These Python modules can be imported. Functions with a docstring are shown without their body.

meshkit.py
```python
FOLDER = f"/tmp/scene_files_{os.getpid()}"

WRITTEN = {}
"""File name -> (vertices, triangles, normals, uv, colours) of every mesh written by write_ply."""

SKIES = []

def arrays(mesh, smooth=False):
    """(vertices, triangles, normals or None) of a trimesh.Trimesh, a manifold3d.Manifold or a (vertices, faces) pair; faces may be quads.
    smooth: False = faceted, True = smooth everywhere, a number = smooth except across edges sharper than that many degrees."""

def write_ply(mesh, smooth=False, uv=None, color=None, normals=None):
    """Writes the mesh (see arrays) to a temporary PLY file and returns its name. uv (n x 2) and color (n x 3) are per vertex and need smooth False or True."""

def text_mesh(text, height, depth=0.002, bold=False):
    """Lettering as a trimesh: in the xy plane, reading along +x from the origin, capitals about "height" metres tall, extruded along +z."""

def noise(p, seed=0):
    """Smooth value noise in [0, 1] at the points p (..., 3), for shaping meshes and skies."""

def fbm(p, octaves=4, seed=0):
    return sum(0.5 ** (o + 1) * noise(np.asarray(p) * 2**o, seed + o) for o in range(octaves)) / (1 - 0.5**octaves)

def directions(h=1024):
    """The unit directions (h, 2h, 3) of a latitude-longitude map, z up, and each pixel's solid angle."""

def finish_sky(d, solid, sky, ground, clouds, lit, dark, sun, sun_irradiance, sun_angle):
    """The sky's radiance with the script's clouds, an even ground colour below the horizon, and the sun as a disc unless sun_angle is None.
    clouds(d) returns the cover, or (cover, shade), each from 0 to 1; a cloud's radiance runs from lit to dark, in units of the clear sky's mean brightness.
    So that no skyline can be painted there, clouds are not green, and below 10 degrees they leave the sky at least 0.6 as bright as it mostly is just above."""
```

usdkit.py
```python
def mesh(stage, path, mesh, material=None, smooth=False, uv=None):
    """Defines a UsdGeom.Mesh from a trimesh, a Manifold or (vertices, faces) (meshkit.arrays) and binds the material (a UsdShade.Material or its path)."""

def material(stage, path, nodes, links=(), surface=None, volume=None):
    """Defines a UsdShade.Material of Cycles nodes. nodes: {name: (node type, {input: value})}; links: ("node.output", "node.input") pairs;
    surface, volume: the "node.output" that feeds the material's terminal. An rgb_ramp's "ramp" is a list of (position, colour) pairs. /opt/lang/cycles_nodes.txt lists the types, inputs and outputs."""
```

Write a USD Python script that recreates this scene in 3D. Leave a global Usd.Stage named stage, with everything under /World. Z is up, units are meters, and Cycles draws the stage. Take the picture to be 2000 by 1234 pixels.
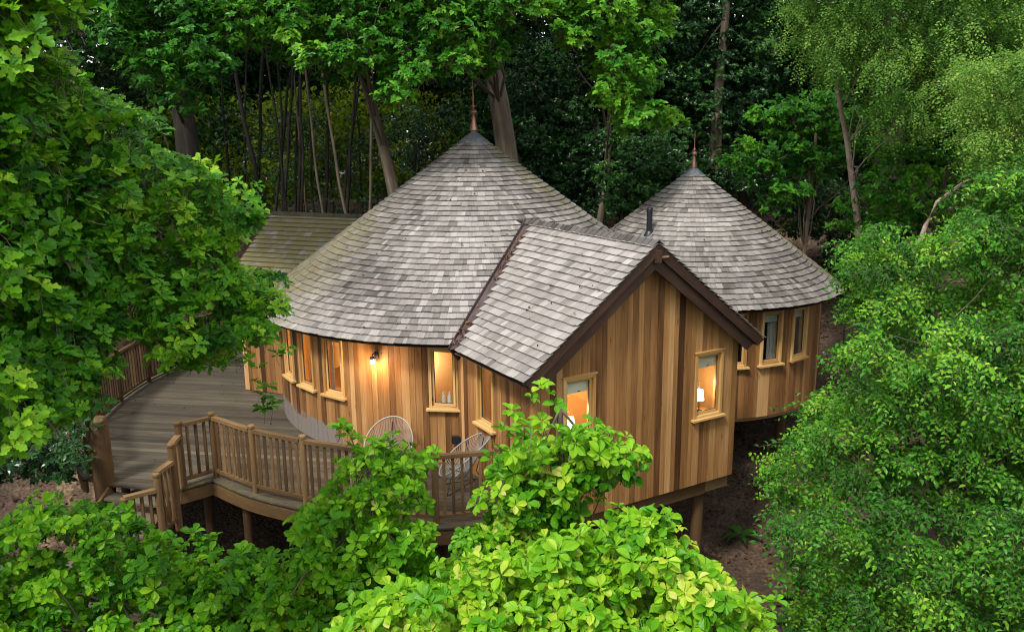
import math, random
import numpy as np
import trimesh
import usdkit, meshkit
from pxr import Usd, UsdGeom, UsdLux, UsdShade, Sdf, Gf, Vt

stage = Usd.Stage.CreateInMemory()
UsdGeom.SetStageUpAxis(stage, 'Z'); UsdGeom.SetStageMetersPerUnit(stage, 1.0)
UsdGeom.Xform.Define(stage, '/World'); UsdGeom.Scope.Define(stage, '/World/Looks')
rng = np.random.default_rng(7)

# ---------------------------------------------------------------- camera, sky, sun, exposure
W, H, F = 2000.0, 1234.0, 1649.7
PITCH, ROLL, EYE = 0.22055, -0.01007, np.array([0.0, 0.0, 5.74])
EXPOSURE = 1.3
SUN_EL, SUN_AZ = math.radians(52), math.radians(215)      # azimuth as atan2(x, y) of the direction towards the sun
SUN_INT, SUN_ANGLE, SKY = 0.4, 10.0, 0.095
cp, sp_, cr, sr = math.cos(PITCH), math.sin(PITCH), math.cos(ROLL), math.sin(ROLL)
fwd, up0, right0 = np.array([0, cp, -sp_]), np.array([0, sp_, cp]), np.array([1.0, 0, 0])
right, up = cr * right0 + sr * up0, -sr * right0 + cr * up0
cam = UsdGeom.Camera.Define(stage, '/World/camera')
cam.CreateHorizontalApertureAttr(36.0); cam.CreateVerticalApertureAttr(36.0 * 631 / 1024)
cam.CreateFocalLengthAttr(36.0 * F / W); cam.CreateExposureAttr(EXPOSURE)
cam.CreateClippingRangeAttr(Gf.Vec2f(0.05, 2000))
m = np.eye(4); m[0, :3], m[1, :3], m[2, :3], m[3, :3] = right, up, -fwd, EYE
UsdGeom.Xformable(cam).AddTransformOp().Set(Gf.Matrix4d(m.tolist()))
sky = UsdLux.DomeLight.Define(stage, '/World/sky')
skym = usdkit.material(stage, '/World/Looks/sky', {
    's': ('sky_texture', {'sky_type': 'single_scattering', 'sun_disc': False, 'sun_elevation': SUN_EL, 'sun_rotation': SUN_AZ, 'aerosol_density': 2.0}),
    'tc': ('texture_coordinate', {}), 'n': ('noise_texture', {'scale': 2.2, 'detail': 5.0, 'roughness': 0.55}),
    'r': ('rgb_ramp', {'ramp': [(0.25, (0.55, 0.55, 0.55)), (0.6, (0.95, 0.95, 0.95))]}),
    'c': ('mix', {'mix_type': 'mix', 'color2': (8.5, 8.7, 8.9)}), 'b': ('background_shader', {'strength': SKY})},
    [('tc.generated', 'n.vector'), ('n.fac', 'r.fac'), ('r.color', 'c.fac'), ('s.color', 'c.color1'), ('c.color', 'b.color')], surface='b.background')
UsdShade.MaterialBindingAPI.Apply(sky.GetPrim()).Bind(skym)
sky.GetPrim().SetCustomDataByKey('kind', 'structure')
sun = UsdLux.DistantLight.Define(stage, '/World/sun')
sun.CreateNormalizeAttr(True); sun.CreateIntensityAttr(SUN_INT); sun.CreateAngleAttr(SUN_ANGLE); sun.CreateColorAttr(Gf.Vec3f(1.0, 0.96, 0.88))
sd = np.array([math.sin(SUN_AZ) * math.cos(SUN_EL), math.cos(SUN_AZ) * math.cos(SUN_EL), math.sin(SUN_EL)])
zx = np.cross([0, 0, 1.0], sd); zx /= np.linalg.norm(zx); zy = np.cross(sd, zx)
ms = np.eye(4); ms[0, :3], ms[1, :3], ms[2, :3] = zx, zy, sd
UsdGeom.Xformable(sun).AddTransformOp().Set(Gf.Matrix4d(ms.tolist()))

# ---------------------------------------------------------------- helpers
def ray(px, py):
    a = (np.asarray(px, float) - W / 2) / F; b = (np.asarray(py, float) - H / 2) / F
    return fwd + a[..., None] * right - b[..., None] * up
def aty(px, py, y):                       # the point at depth y seen at that place in the photograph
    d = ray(px, py); return EYE + d * ((np.asarray(y, float) - EYE[1]) / d[..., 1])[..., None]
def atz(px, py, z):
    d = ray(px, py); return EYE + d * ((z - EYE[2]) / d[..., 2])[..., None]
def proj(P):
    q = np.asarray(P) - EYE; d = q @ fwd
    return W / 2 + F * (q @ right) / d, H / 2 - F * (q @ up) / d, d

names = {}
def numbered(parent, name):
    k = names.get((parent, name), 0); names[(parent, name)] = k + 1
    return f'{parent}/{name}' if k == 0 else f'{parent}/{name}_{k:03d}'
def key(p, **kw):
    for k, v in kw.items():
        if v: p.SetCustomDataByKey(k, v)
ORIG = {}
def thing(name, label, cat, loc=(0, 0, 0), group=None, kind=None):
    path = numbered('/World', name); x = UsdGeom.Xform.Define(stage, path); x.AddTranslateOp().Set(Gf.Vec3d(*map(float, loc)))
    key(x.GetPrim(), label=label, category=cat, group=group, kind=kind); ORIG[path] = np.array(loc, float)
    return path
def put(parent, name, mesh, mat, label=None, cat=None, group=None, kind=None, tone=None, grain=None, moss=None, smooth=False):
    """One Mesh prim, world coordinates in, under a thing, a part or /World. mesh = (verts, faces[, tone[, grain]])."""
    path = numbered(parent or '/World', name)
    v, f = np.asarray(mesh[0], float), mesh[1]
    if len(mesh) > 2 and tone is None: tone = mesh[2]
    if len(mesh) > 3 and grain is None: grain = mesh[3]
    o = np.zeros(3)
    for k, w in ORIG.items():
        if path.startswith(k + '/'): o = w
    n = None
    if smooth: v, f, n = meshkit.arrays((v, f), True)
    g = UsdGeom.Mesh.Define(stage, path)
    f = np.asarray(f)
    g.CreatePointsAttr(Vt.Vec3fArray.FromNumpy((v - o).astype(np.float32)))
    g.CreateFaceVertexCountsAttr(Vt.IntArray.FromNumpy(np.full(len(f), f.shape[1], np.int32)))
    g.CreateFaceVertexIndicesAttr(Vt.IntArray.FromNumpy(f.astype(np.int32).ravel()))
    g.CreateSubdivisionSchemeAttr('none')
    if n is not None:
        g.CreateNormalsAttr(Vt.Vec3fArray.FromNumpy(n.astype(np.float32))); g.SetNormalsInterpolation('vertex')
    api = UsdGeom.PrimvarsAPI(g)
    if tone is not None:
        api.CreatePrimvar('tone', Sdf.ValueTypeNames.FloatArray, 'vertex').Set(Vt.FloatArray.FromNumpy(np.broadcast_to(np.asarray(tone, np.float32), (len(v),)).copy()))
    if moss is not None:
        api.CreatePrimvar('moss', Sdf.ValueTypeNames.FloatArray, 'vertex').Set(Vt.FloatArray.FromNumpy(np.broadcast_to(np.asarray(moss, np.float32), (len(v),)).copy()))
    if grain is not None:
        api.CreatePrimvar('grain', Sdf.ValueTypeNames.Float3Array, 'vertex').Set(Vt.Vec3fArray.FromNumpy(np.asarray(grain, np.float32)))
    if mat is not None: UsdShade.MaterialBindingAPI.Apply(g.GetPrim()).Bind(mat)
    key(g.GetPrim(), label=label, category=cat, group=group, kind=kind)
    return path

BOXF = np.array([[0, 2, 3, 1], [4, 5, 7, 6], [0, 1, 5, 4], [2, 6, 7, 3], [0, 4, 6, 2], [1, 3, 7, 5]])
BOXS = np.array([[x, y, z] for z in (-1, 1) for y in (-1, 1) for x in (-1, 1)], float)
def unit(a): a = np.asarray(a, float); return a / (np.linalg.norm(a, axis=-1, keepdims=True) + 1e-12)
def obox(c, ax, ay, az, hx, hy, hz, tone=None, long=1):
    """A box: centre, three unit axes, half sizes. grain runs along axis `long`."""
    L = BOXS * [hx, hy, hz]
    v = np.asarray(c) + L @ np.array([ax, ay, az])
    t = rng.random() if tone is None else tone
    o = [i for i in range(3) if i != long]
    g = np.stack([L[:, o[0]] + L[:, o[1]] * .7, L[:, long], np.full(8, rng.random() * 40)], 1)
    return v, (BOXF if np.dot(np.cross(ax, ay), az) > 0 else BOXF[:, ::-1]), np.full(8, t), g
def bar(a, b, w, h, upv=(0, 0, 1), tone=None):
    """A squared timber from a to b, w across, h along upv."""
    a, b = np.asarray(a, float), np.asarray(b, float); ay = unit(b - a); ax = unit(np.cross(ay, upv)); az = np.cross(ax, ay)
    return obox((a + b) / 2, ax, ay, az, w / 2, np.linalg.norm(b - a) / 2, h / 2, tone, 1)
def join(ms):
    V, Fa, T, G, n = [], [], [], [], 0
    for m_ in ms:
        v, f = np.asarray(m_[0]), np.asarray(m_[1])
        if f.shape[1] == 4: f = np.vstack([f[:, [0, 1, 2]], f[:, [0, 2, 3]]])
        V.append(v); Fa.append(f + n); n += len(v)
        T.append(m_[2] if len(m_) > 2 else np.full(len(v), .5)); G.append(m_[3] if len(m_) > 3 else v)
    return np.vstack(V), np.vstack(Fa), np.concatenate(T), np.vstack(G)
def tube(pts, radii, sides=6, tone=.5):
    p = np.asarray(pts, float); t = np.gradient(p, axis=0); t = unit(t)
    a = unit(np.cross(t, np.where(np.abs(t[:, 2:]) < .9, [0, 0, 1.0], [1.0, 0, 0]))); b = np.cross(t, a)
    th = np.arange(sides) * 2 * np.pi / sides; r = np.broadcast_to(radii, (len(p),))
    v = (p[:, None] + r[:, None, None] * (np.cos(th)[None, :, None] * a[:, None] + np.sin(th)[None, :, None] * b[:, None])).reshape(-1, 3)
    i, j = np.meshgrid(np.arange(len(p) - 1), np.arange(sides), indexing='ij')
    f = np.stack([i * sides + j, i * sides + (j + 1) % sides, (i + 1) * sides + (j + 1) % sides, (i + 1) * sides + j], -1).reshape(-1, 4)
    s = np.concatenate([[0], np.cumsum(np.linalg.norm(np.diff(p, axis=0), axis=1))])
    g = np.stack([np.tile(np.cos(th), len(p)) * np.repeat(r, sides), np.repeat(s, sides), np.tile(np.sin(th), len(p)) * np.repeat(r, sides)], 1)
    n = len(v); v = np.vstack([v, p[[0, -1]]]); g = np.vstack([g, g[[0, -1]]])
    f = np.vstack([np.vstack([f[:, [0, 1, 2]], f[:, [0, 2, 3]]]),
                   [[n, (k + 1) % sides, k] for k in range(sides)], [[n + 1, (len(p) - 1) * sides + k, (len(p) - 1) * sides + (k + 1) % sides] for k in range(sides)]])
    return v, f, np.full(len(v), tone), g
def lathe(c, prof, n=24):
    pr = np.array(prof, float); th = np.arange(n) * 2 * np.pi / n
    v = np.stack([np.outer(pr[:, 0], np.cos(th)), np.outer(pr[:, 0], np.sin(th)), np.repeat(pr[:, 1:], n, 1)], -1).reshape(-1, 3) + c
    i, j = np.meshgrid(np.arange(len(pr) - 1), np.arange(n), indexing='ij')
    return v, np.stack([i * n + j, i * n + (j + 1) % n, (i + 1) * n + (j + 1) % n, (i + 1) * n + j], -1).reshape(-1, 4)

# ---------------------------------------------------------------- materials
def wood(name, ramp, gs=(90, 5, 1), rough=.62, bump=.15, contrast=.55, stain=None, knots=0):
    N = {'t': ('attribute', {'attribute': 'tone'}), 'g': ('attribute', {'attribute': 'grain'}),
         'mp': ('mapping', {'scale': gs}), 'n': ('noise_texture', {'scale': 1.0, 'detail': 5.0, 'roughness': .6}),
         'mp2': ('mapping', {'scale': (gs[0] * .12, gs[1] * .35, gs[2])}), 'n2': ('noise_texture', {'scale': 1.0, 'detail': 3.0}),
         'm1': ('math', {'math_type': 'multiply_add', 'value2': contrast, 'value3': -contrast / 2}),
         'm2': ('math', {'math_type': 'multiply_add', 'value2': contrast, 'value3': -contrast / 2}),
         'a1': ('math', {'math_type': 'add'}), 'a2': ('math', {'math_type': 'add', 'use_clamp': True}),
         'r': ('rgb_ramp', {'ramp': ramp}), 'b': ('bump', {'strength': bump, 'distance': .004}),
         'p': ('principled_bsdf', {'roughness': rough, 'specular_ior_level': .35})}
    Lk = [('g.vector', 'mp.vector'), ('mp.vector', 'n.vector'), ('g.vector', 'mp2.vector'), ('mp2.vector', 'n2.vector'), ('n.fac', 'm1.value1'), ('n2.fac', 'm2.value1'),
          ('m1.value', 'a1.value1'), ('m2.value', 'a1.value2'), ('a1.value', 'a2.value1'), ('t.fac', 'a2.value2'), ('a2.value', 'r.fac'), ('n.fac', 'b.height'), ('b.normal', 'p.normal')]
    last = 'r.color'
    if knots:
        N.update({'km': ('mapping', {'scale': (9.0, 1.5, 1.0)}), 'kv': ('voronoi_texture', {'scale': 1.0, 'randomness': 1.0}), 'kr': ('map_range', {'range_type': 'smoothstep', 'from_min': .13, 'from_max': .05, 'to_max': knots, 'clamp': True}), 'kx': ('mix', {'color2': (.07, .026, .009)})})
        Lk += [('g.vector', 'km.vector'), ('km.vector', 'kv.vector'), ('kv.distance', 'kr.value'), ('kr.result', 'kx.fac'), (last, 'kx.color1')]; last = 'kx.color'
    if stain:      # (primvar, colour): the silvered foot of the wall, or moss
        for i, (pv, col, lo, hi) in enumerate(stain):
            N.update({f's{i}': ('attribute', {'attribute': pv}), f'sg{i}': ('geometry', {}), f'sn{i}': ('noise_texture', {'scale': 9.0, 'detail': 4.0, 'roughness': .65}),
                      f'sm{i}': ('math', {'math_type': 'add'}), f'sr{i}': ('map_range', {'range_type': 'smoothstep', 'from_min': lo, 'from_max': hi, 'clamp': True}),
                      f'sx{i}': ('mix', {'color2': col})})
            Lk += [(f'sg{i}.position', f'sn{i}.vector'), (f's{i}.fac', f'sm{i}.value1'), (f'sn{i}.fac', f'sm{i}.value2'), (f'sm{i}.value', f'sr{i}.value'),
                   (f'sr{i}.result', f'sx{i}.fac'), (last, f'sx{i}.color1')]
            last = f'sx{i}.color'
    Lk.append((last, 'p.base_color'))
    return usdkit.material(stage, f'/World/Looks/{name}', N, Lk, surface='p.BSDF')
def plain(name, col, rough=.5, metal=0.0, **kw):
    return usdkit.material(stage, f'/World/Looks/{name}', {'p': ('principled_bsdf', {'base_color': col, 'roughness': rough, 'metallic': metal, **kw})}, [], surface='p.BSDF')
def mottled(name, c1, c2, scale=6.0, rough=.5, metal=0.0, bump=.2, dist=.01):
    return usdkit.material(stage, f'/World/Looks/{name}', {'g': ('geometry', {}), 'n': ('noise_texture', {'scale': scale, 'detail': 6.0, 'roughness': .6}),
        'r': ('rgb_ramp', {'ramp': [(.3, c1), (.7, c2)]}), 'b': ('bump', {'strength': bump, 'distance': dist}), 'p': ('principled_bsdf', {'roughness': rough, 'metallic': metal})},
        [('g.position', 'n.vector'), ('n.fac', 'r.fac'), ('r.color', 'p.base_color'), ('n.fac', 'b.height'), ('b.normal', 'p.normal')], surface='p.BSDF')
def leafmat(name, ramp, trans=.3, rough=.42, tint=(1.25, 1.15, .5), spec=.2, patch=.3):
    """tone runs along the ramp, and drifts a little from bough to bough; some translucency so that light comes through."""
    return usdkit.material(stage, f'/World/Looks/{name}', {'t': ('attribute', {'attribute': 'tone'}), 'g': ('geometry', {}), 'n': ('noise_texture', {'scale': 1.3, 'detail': 2.0}), 'a': ('math', {'math_type': 'multiply_add', 'value2': patch, 'value3': -patch / 2}), 's': ('math', {'math_type': 'add', 'use_clamp': True}), 'r': ('rgb_ramp', {'ramp': ramp}),
        'x': ('mix', {'mix_type': 'multiply', 'fac': 1.0, 'color2': tint}), 'p': ('principled_bsdf', {'roughness': rough, 'specular_ior_level': spec}), 'l': ('translucent_bsdf', {}), 'm': ('mix_closure', {'fac': trans})},
        [('g.position', 'n.vector'), ('n.fac', 'a.value1'), ('a.value', 's.value1'), ('t.fac', 's.value2'), ('s.value', 'r.fac'), ('r.color', 'p.base_color'), ('r.color', 'x.color1'), ('x.color', 'l.color'), ('p.BSDF', 'm.closure1'), ('l.BSDF', 'm.closure2')], surface='m.closure')
def emit(name, col, s):
    return usdkit.material(stage, f'/World/Looks/{name}', {'e': ('emission', {'color': col, 'strength': s})}, [], surface='e.emission')

MOSSC = (.17, .147, .062)
M = dict(
    shingle=wood('weathered_shingle', [(0, (.042, .035, .030)), (.3, (.12, .106, .095)), (.6, (.225, .205, .188)), (1, (.37, .342, .318))], (70, 5, 1), .75, .2, .35, stain=[('moss', MOSSC, .9, 1.35)]),
    cedar=wood('cedar_board', [(0, (.055, .022, .008)), (.3, (.175, .078, .026)), (.6, (.325, .160, .054)), (1, (.54, .315, .135))], (80, 2.2, 1), .58, .14, .6, knots=.75, stain=[('moss', (.20, .17, .15), 1.0, 1.12)]),
    deck=wood('deck_timber', [(0, (.026, .021, .014)), (.5, (.078, .064, .044)), (1, (.155, .130, .092))], (60, 3, 1), .7, .3, .5, stain=[('moss', (.14, .14, .03), .95, 1.3)]),
    rail=wood('rail_timber', [(0, (.04, .021, .009)), (.5, (.125, .07, .028)), (1, (.29, .18, .08))], (70, 4, 1), .65, .2, .5, stain=[('moss', (.16, .15, .04), 1.0, 1.35)]),
    dark=wood('dark_barge_timber', [(0, (.012, .007, .005)), (.5, (.045, .022, .014)), (1, (.12, .06, .035))], (50, 4, 1), .6, .3, .6),
    frame=wood('window_oak', [(0, (.36, .19, .06)), (.5, (.52, .31, .11)), (1, (.66, .43, .18))], (90, 4, 1), .45, .08, .4),
    lining=wood('pine_lining', [(0, (.36, .22, .10)), (.5, (.48, .31, .15)), (1, (.58, .40, .21))], (60, 3, 1), .5, .05, .4),
    bark=wood('bark', [(0, (.035, .026, .018)), (.5, (.13, .10, .07)), (1, (.28, .23, .17))], (9, 1.6, 9), .85, .8, .9),
    barkdark=wood('dark_bark', [(0, (.008, .006, .005)), (.5, (.026, .021, .015)), (1, (.07, .056, .038))], (12, 2, 12), .85, .8, .9),
    birch=wood('birch_bark', [(0, (.10, .06, .045)), (.45, (.34, .24, .19)), (1, (.62, .54, .47))], (10, 14, 10), .7, .4, .8),
    felt=plain('roof_felt', (.03, .025, .022), .9),
    plaster=plain('warm_plaster', (.62, .47, .29), .7), white=plain('white_paint', (.78, .77, .74), .5), blind=plain('blind_fabric', (.62, .66, .56), .8),
    curtain=plain('curtain_cloth', (.60, .58, .55), .85), copper=mottled('copper', (.22, .10, .065), (.42, .22, .15), 14, .42, .7, .1), lead=mottled('lead', (.09, .10, .12), (.22, .23, .25), 8, .5, .3, .1),
    flash=mottled('brown_flashing', (.065, .045, .045), (.13, .095, .095), 5, .5, .2, .1), black=plain('black_metal', (.014, .014, .016), .35), blackp=plain('black_plastic', (.02, .021, .024), .4),
    cord=plain('grey_cord', (.26, .258, .25), .55), steel=plain('galvanised', (.45, .47, .5), .4, .8), shade=emit('lamp_shade_glow', (1, .74, .42), 2.6), bulb=emit('bulb_glow', (1, .72, .36), 14.0),
    dusty=plain('dark_cupboard', (.03, .022, .018), .5), bottle=plain('frosted_bottle', (.78, .82, .82), .25, 0.0, transmission_weight=.3), fabric=plain('sofa_fabric', (.42, .34, .25), .9),
)
M['glass'] = usdkit.material(stage, '/World/Looks/window_glass', {'f': ('layer_weight', {'blend': .5}), 'w': ('math', {'math_type': 'power', 'value2': 4.0}), 'k': ('math', {'math_type': 'multiply_add', 'value2': .8, 'value3': .045}), 't': ('transparent_bsdf', {'color': (.93, .95, .94)}), 'g': ('glossy_bsdf', {'color': (.9, .95, .95), 'roughness': .01}), 'm': ('mix_closure', {})},
    [('f.facing', 'w.value1'), ('w.value', 'k.value1'), ('k.value', 'm.fac'), ('t.BSDF', 'm.closure1'), ('g.BSDF', 'm.closure2')], surface='m.closure')
# ---------------------------------------------------------------- terrain
def ground(x, y):
    x, y = np.asarray(x, float), np.asarray(y, float)
    z = np.interp(y, [-60, 4, 9, 13.5, 17, 22, 27, 32, 45, 70, 110, 200], [-6, -4.2, -3.5, -2.5, -1.45, -.75, 1.3, 3.0, 3.9, 4.2, 4.4, 5.0])
    z = z + np.clip((x - 2) / 20, -1, 1.6) * np.interp(y, [10, 24, 40, 80], [0, .5, 1.6, 3.0])
    z = z + .5 * np.clip((-x - 9) / 4, 0, 2.5) * np.interp(y, [5, 12, 20, 28], [.2, 1, 1, .2])
    p = np.stack([x, y, 0 * x], -1)
    return z + (meshkit.fbm(p * .35, 4, 3) - .5) * .55 + (meshkit.fbm(p * 2.2, 3, 5) - .5) * .12
def axis(lo, hi, fine, coarse, a, b):
    return np.unique(np.concatenate([np.arange(lo, a, coarse), np.arange(a, b, fine), np.arange(b, hi + 1, coarse)]))
gx, gy = axis(-170, 170, .3, 4, -14, 18), axis(-40, 200, .3, 4, 4, 34)
GX, GY = np.meshgrid(gx, gy); GZ = ground(GX, GY)
nx = len(gx); ii, jj = np.meshgrid(np.arange(len(gy) - 1), np.arange(nx - 1), indexing='ij')
gf = np.stack([ii * nx + jj, ii * nx + jj + 1, (ii + 1) * nx + jj + 1, (ii + 1) * nx + jj], -1).reshape(-1, 4)
Mground = usdkit.material(stage, '/World/Looks/forest_floor', {'g': ('geometry', {}), 'n': ('noise_texture', {'scale': .9, 'detail': 6.0, 'roughness': .65}), 'v': ('voronoi_texture', {'scale': 16.0, 'randomness': 1.0}),
    'r': ('rgb_ramp', {'ramp': [(.3, (.02, .012, .008)), (.5, (.05, .029, .017)), (.64, (.095, .06, .034)), (.76, (.24, .165, .085))]}), 'a': ('math', {'math_type': 'multiply_add', 'value2': .22, 'value3': -.08}), 's': ('math', {'math_type': 'add'}),
    'sp': ('vector_math', {'math_type': 'distance', 'vector2': (13.5, 33.5, 4.6)}), 'mr': ('map_range', {'from_min': 3.6, 'from_max': 2.4, 'clamp': True}), 'gm': ('mix', {'color2': (.10, .19, .025)}),
    'b': ('bump', {'strength': .6, 'distance': .05}), 'p': ('principled_bsdf', {'roughness': .9})},
    [('g.position', 'n.vector'), ('g.position', 'v.vector'), ('v.distance', 'a.value1'), ('n.fac', 's.value1'), ('a.value', 's.value2'), ('s.value', 'r.fac'), ('g.position', 'sp.vector1'), ('sp.value', 'mr.value'), ('mr.result', 'gm.fac'),
     ('r.color', 'gm.color1'), ('gm.color', 'p.base_color'), ('v.distance', 'b.height'), ('b.normal', 'p.normal')], surface='p.BSDF')
put(None, 'ground', (np.stack([GX, GY, GZ], -1).reshape(-1, 3), gf), Mground, smooth=True, kind='structure')

# ---------------------------------------------------------------- the tree house
C1, R1, E1, A1, K1 = np.array([-.762, 18.025, 0]), 4.19, 4.62, 5.63, (5.63 - 2.25) / 4.62
C2, R2, E2, A2, K2 = np.array([4.081, 19.068, 0]), 2.88, 3.267, 4.80, (4.80 - 2.25) / 3.267
T = np.array([.8616, .5075, 0]); N = np.array([.5075, -.8616, 0]); Z = np.array([0, 0, 1.0])
def tsn(t, s, z): return T * t + N * s + Z * z
TL, TR, SF, TP, RZ, EZ = 6.2, 10.26, -9.92, 8.2, 4.03, 2.25      # gable wing: side walls, front wall, ridge
def onplane(px, py, P0, n):
    d = ray(np.float64(px), np.float64(py)); return EYE + d * (((P0 - EYE) @ n) / (d @ n))
house = thing('tree_house', 'round cedar clad tree house on stilts with two conical shingle roofs and a front gable', 'tree house', (C1[0], C1[1], -1.2))
def part(parent, name, label=None):
    p = numbered(parent, name); x = UsdGeom.Xform.Define(stage, p); key(x.GetPrim(), label=label); return p
def pol(C, R, deg, z): a = math.radians(deg); return C + np.array([R * math.cos(a), R * math.sin(a), z])

def board(p0, p1, out, z0, z1, thick=.02, tone=None):
    """A vertical cladding board between the plan points p0 and p1."""
    c = (p0 + p1) / 2; ax = unit(p1 - p0); w = np.linalg.norm(p1 - p0)
    off = rng.uniform(0, .005)
    t_ = np.clip(rng.normal(.5, .19), .05, .98) if tone is None else tone
    v, f, tt, g = obox(c + out * (off - thick / 2) + Z * (z0 + z1) / 2, ax, Z, out, w / 2 - .0022, (z1 - z0) / 2, thick / 2, t_, 1)
    return v, f, tt, g
def foot_stain(v, lo, amount):
    """how silvered the foot of a board is: strongest below lo"""
    return np.clip(.62 + amount * (lo - v[:, 2]) * 2.0, 0, 1.2) * (amount > 0)
def add_boards(wall, cols, out_of, openings, z0, ztop, visible, stain=None):
    """cols: list of (p0, p1, u0, u1); openings: (u0, u1, z0, z1) that the boards leave free."""
    rest = []
    for p0, p1, u0, u1 in cols:
        u = (u0 + u1) / 2; zs = [(z0, ztop(u) if callable(ztop) else ztop)]; tone = np.clip(rng.normal(.48, .21), .02, .98)
        for a, b, za, zb in openings:
            if a < u < b: zs = [(zs[0][0], za), (zb, zs[0][1])]
        for a, b in zs:
            if b - a < .03: continue
            bd = board(p0, p1, out_of(u), a, b, tone=np.clip(tone + rng.normal(0, .04), 0, 1))
            if visible(u):
                v = bd[0]
                if stain and a < .3 and stain(u) > 0:     # extra rings so that the silvered foot has a level of its own
                    zz = [a, .38, .62, b]; rings = np.vstack([np.where(v[:4, :] == v[:4, :], v[:4], 0) * [1, 1, 0] + Z * q for q in zz])
                    order = [0, 1, 3, 2]
                    lo = v[np.argsort(v[:, 2])[:4]]; cc = lo.mean(0); ang = np.argsort(np.arctan2((lo - cc) @ unit(p1 - p0), (lo - cc) @ out_of(u)))
                    lo = lo[ang]; rings = np.vstack([lo * [1, 1, 0] + Z * q for q in zz])
                    fs = [[k * 4 + i, k * 4 + (i + 1) % 4, k * 4 + 4 + (i + 1) % 4, k * 4 + 4 + i] for k in range(3) for i in range(4)] + [[0, 3, 2, 1], [12, 13, 14, 15]]
                    g = np.stack([(rings - cc) @ unit(p1 - p0), rings[:, 2], np.full(16, rng.random() * 40)], 1)
                    st = np.repeat([.95, .62, .22, 0], 4) * stain(u)
                    put(wall, 'wall_board', (rings, np.array(fs), np.full(16, tone), g), M['cedar'], moss=st)
                else:
                    put(wall, 'wall_board', bd, M['cedar'], moss=np.zeros(8))
            else: rest.append(bd)
    if rest:
        j = join(rest); put(wall, 'wall_boards', j, M['cedar'], kind='stuff', moss=np.zeros(len(j[0])))

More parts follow.
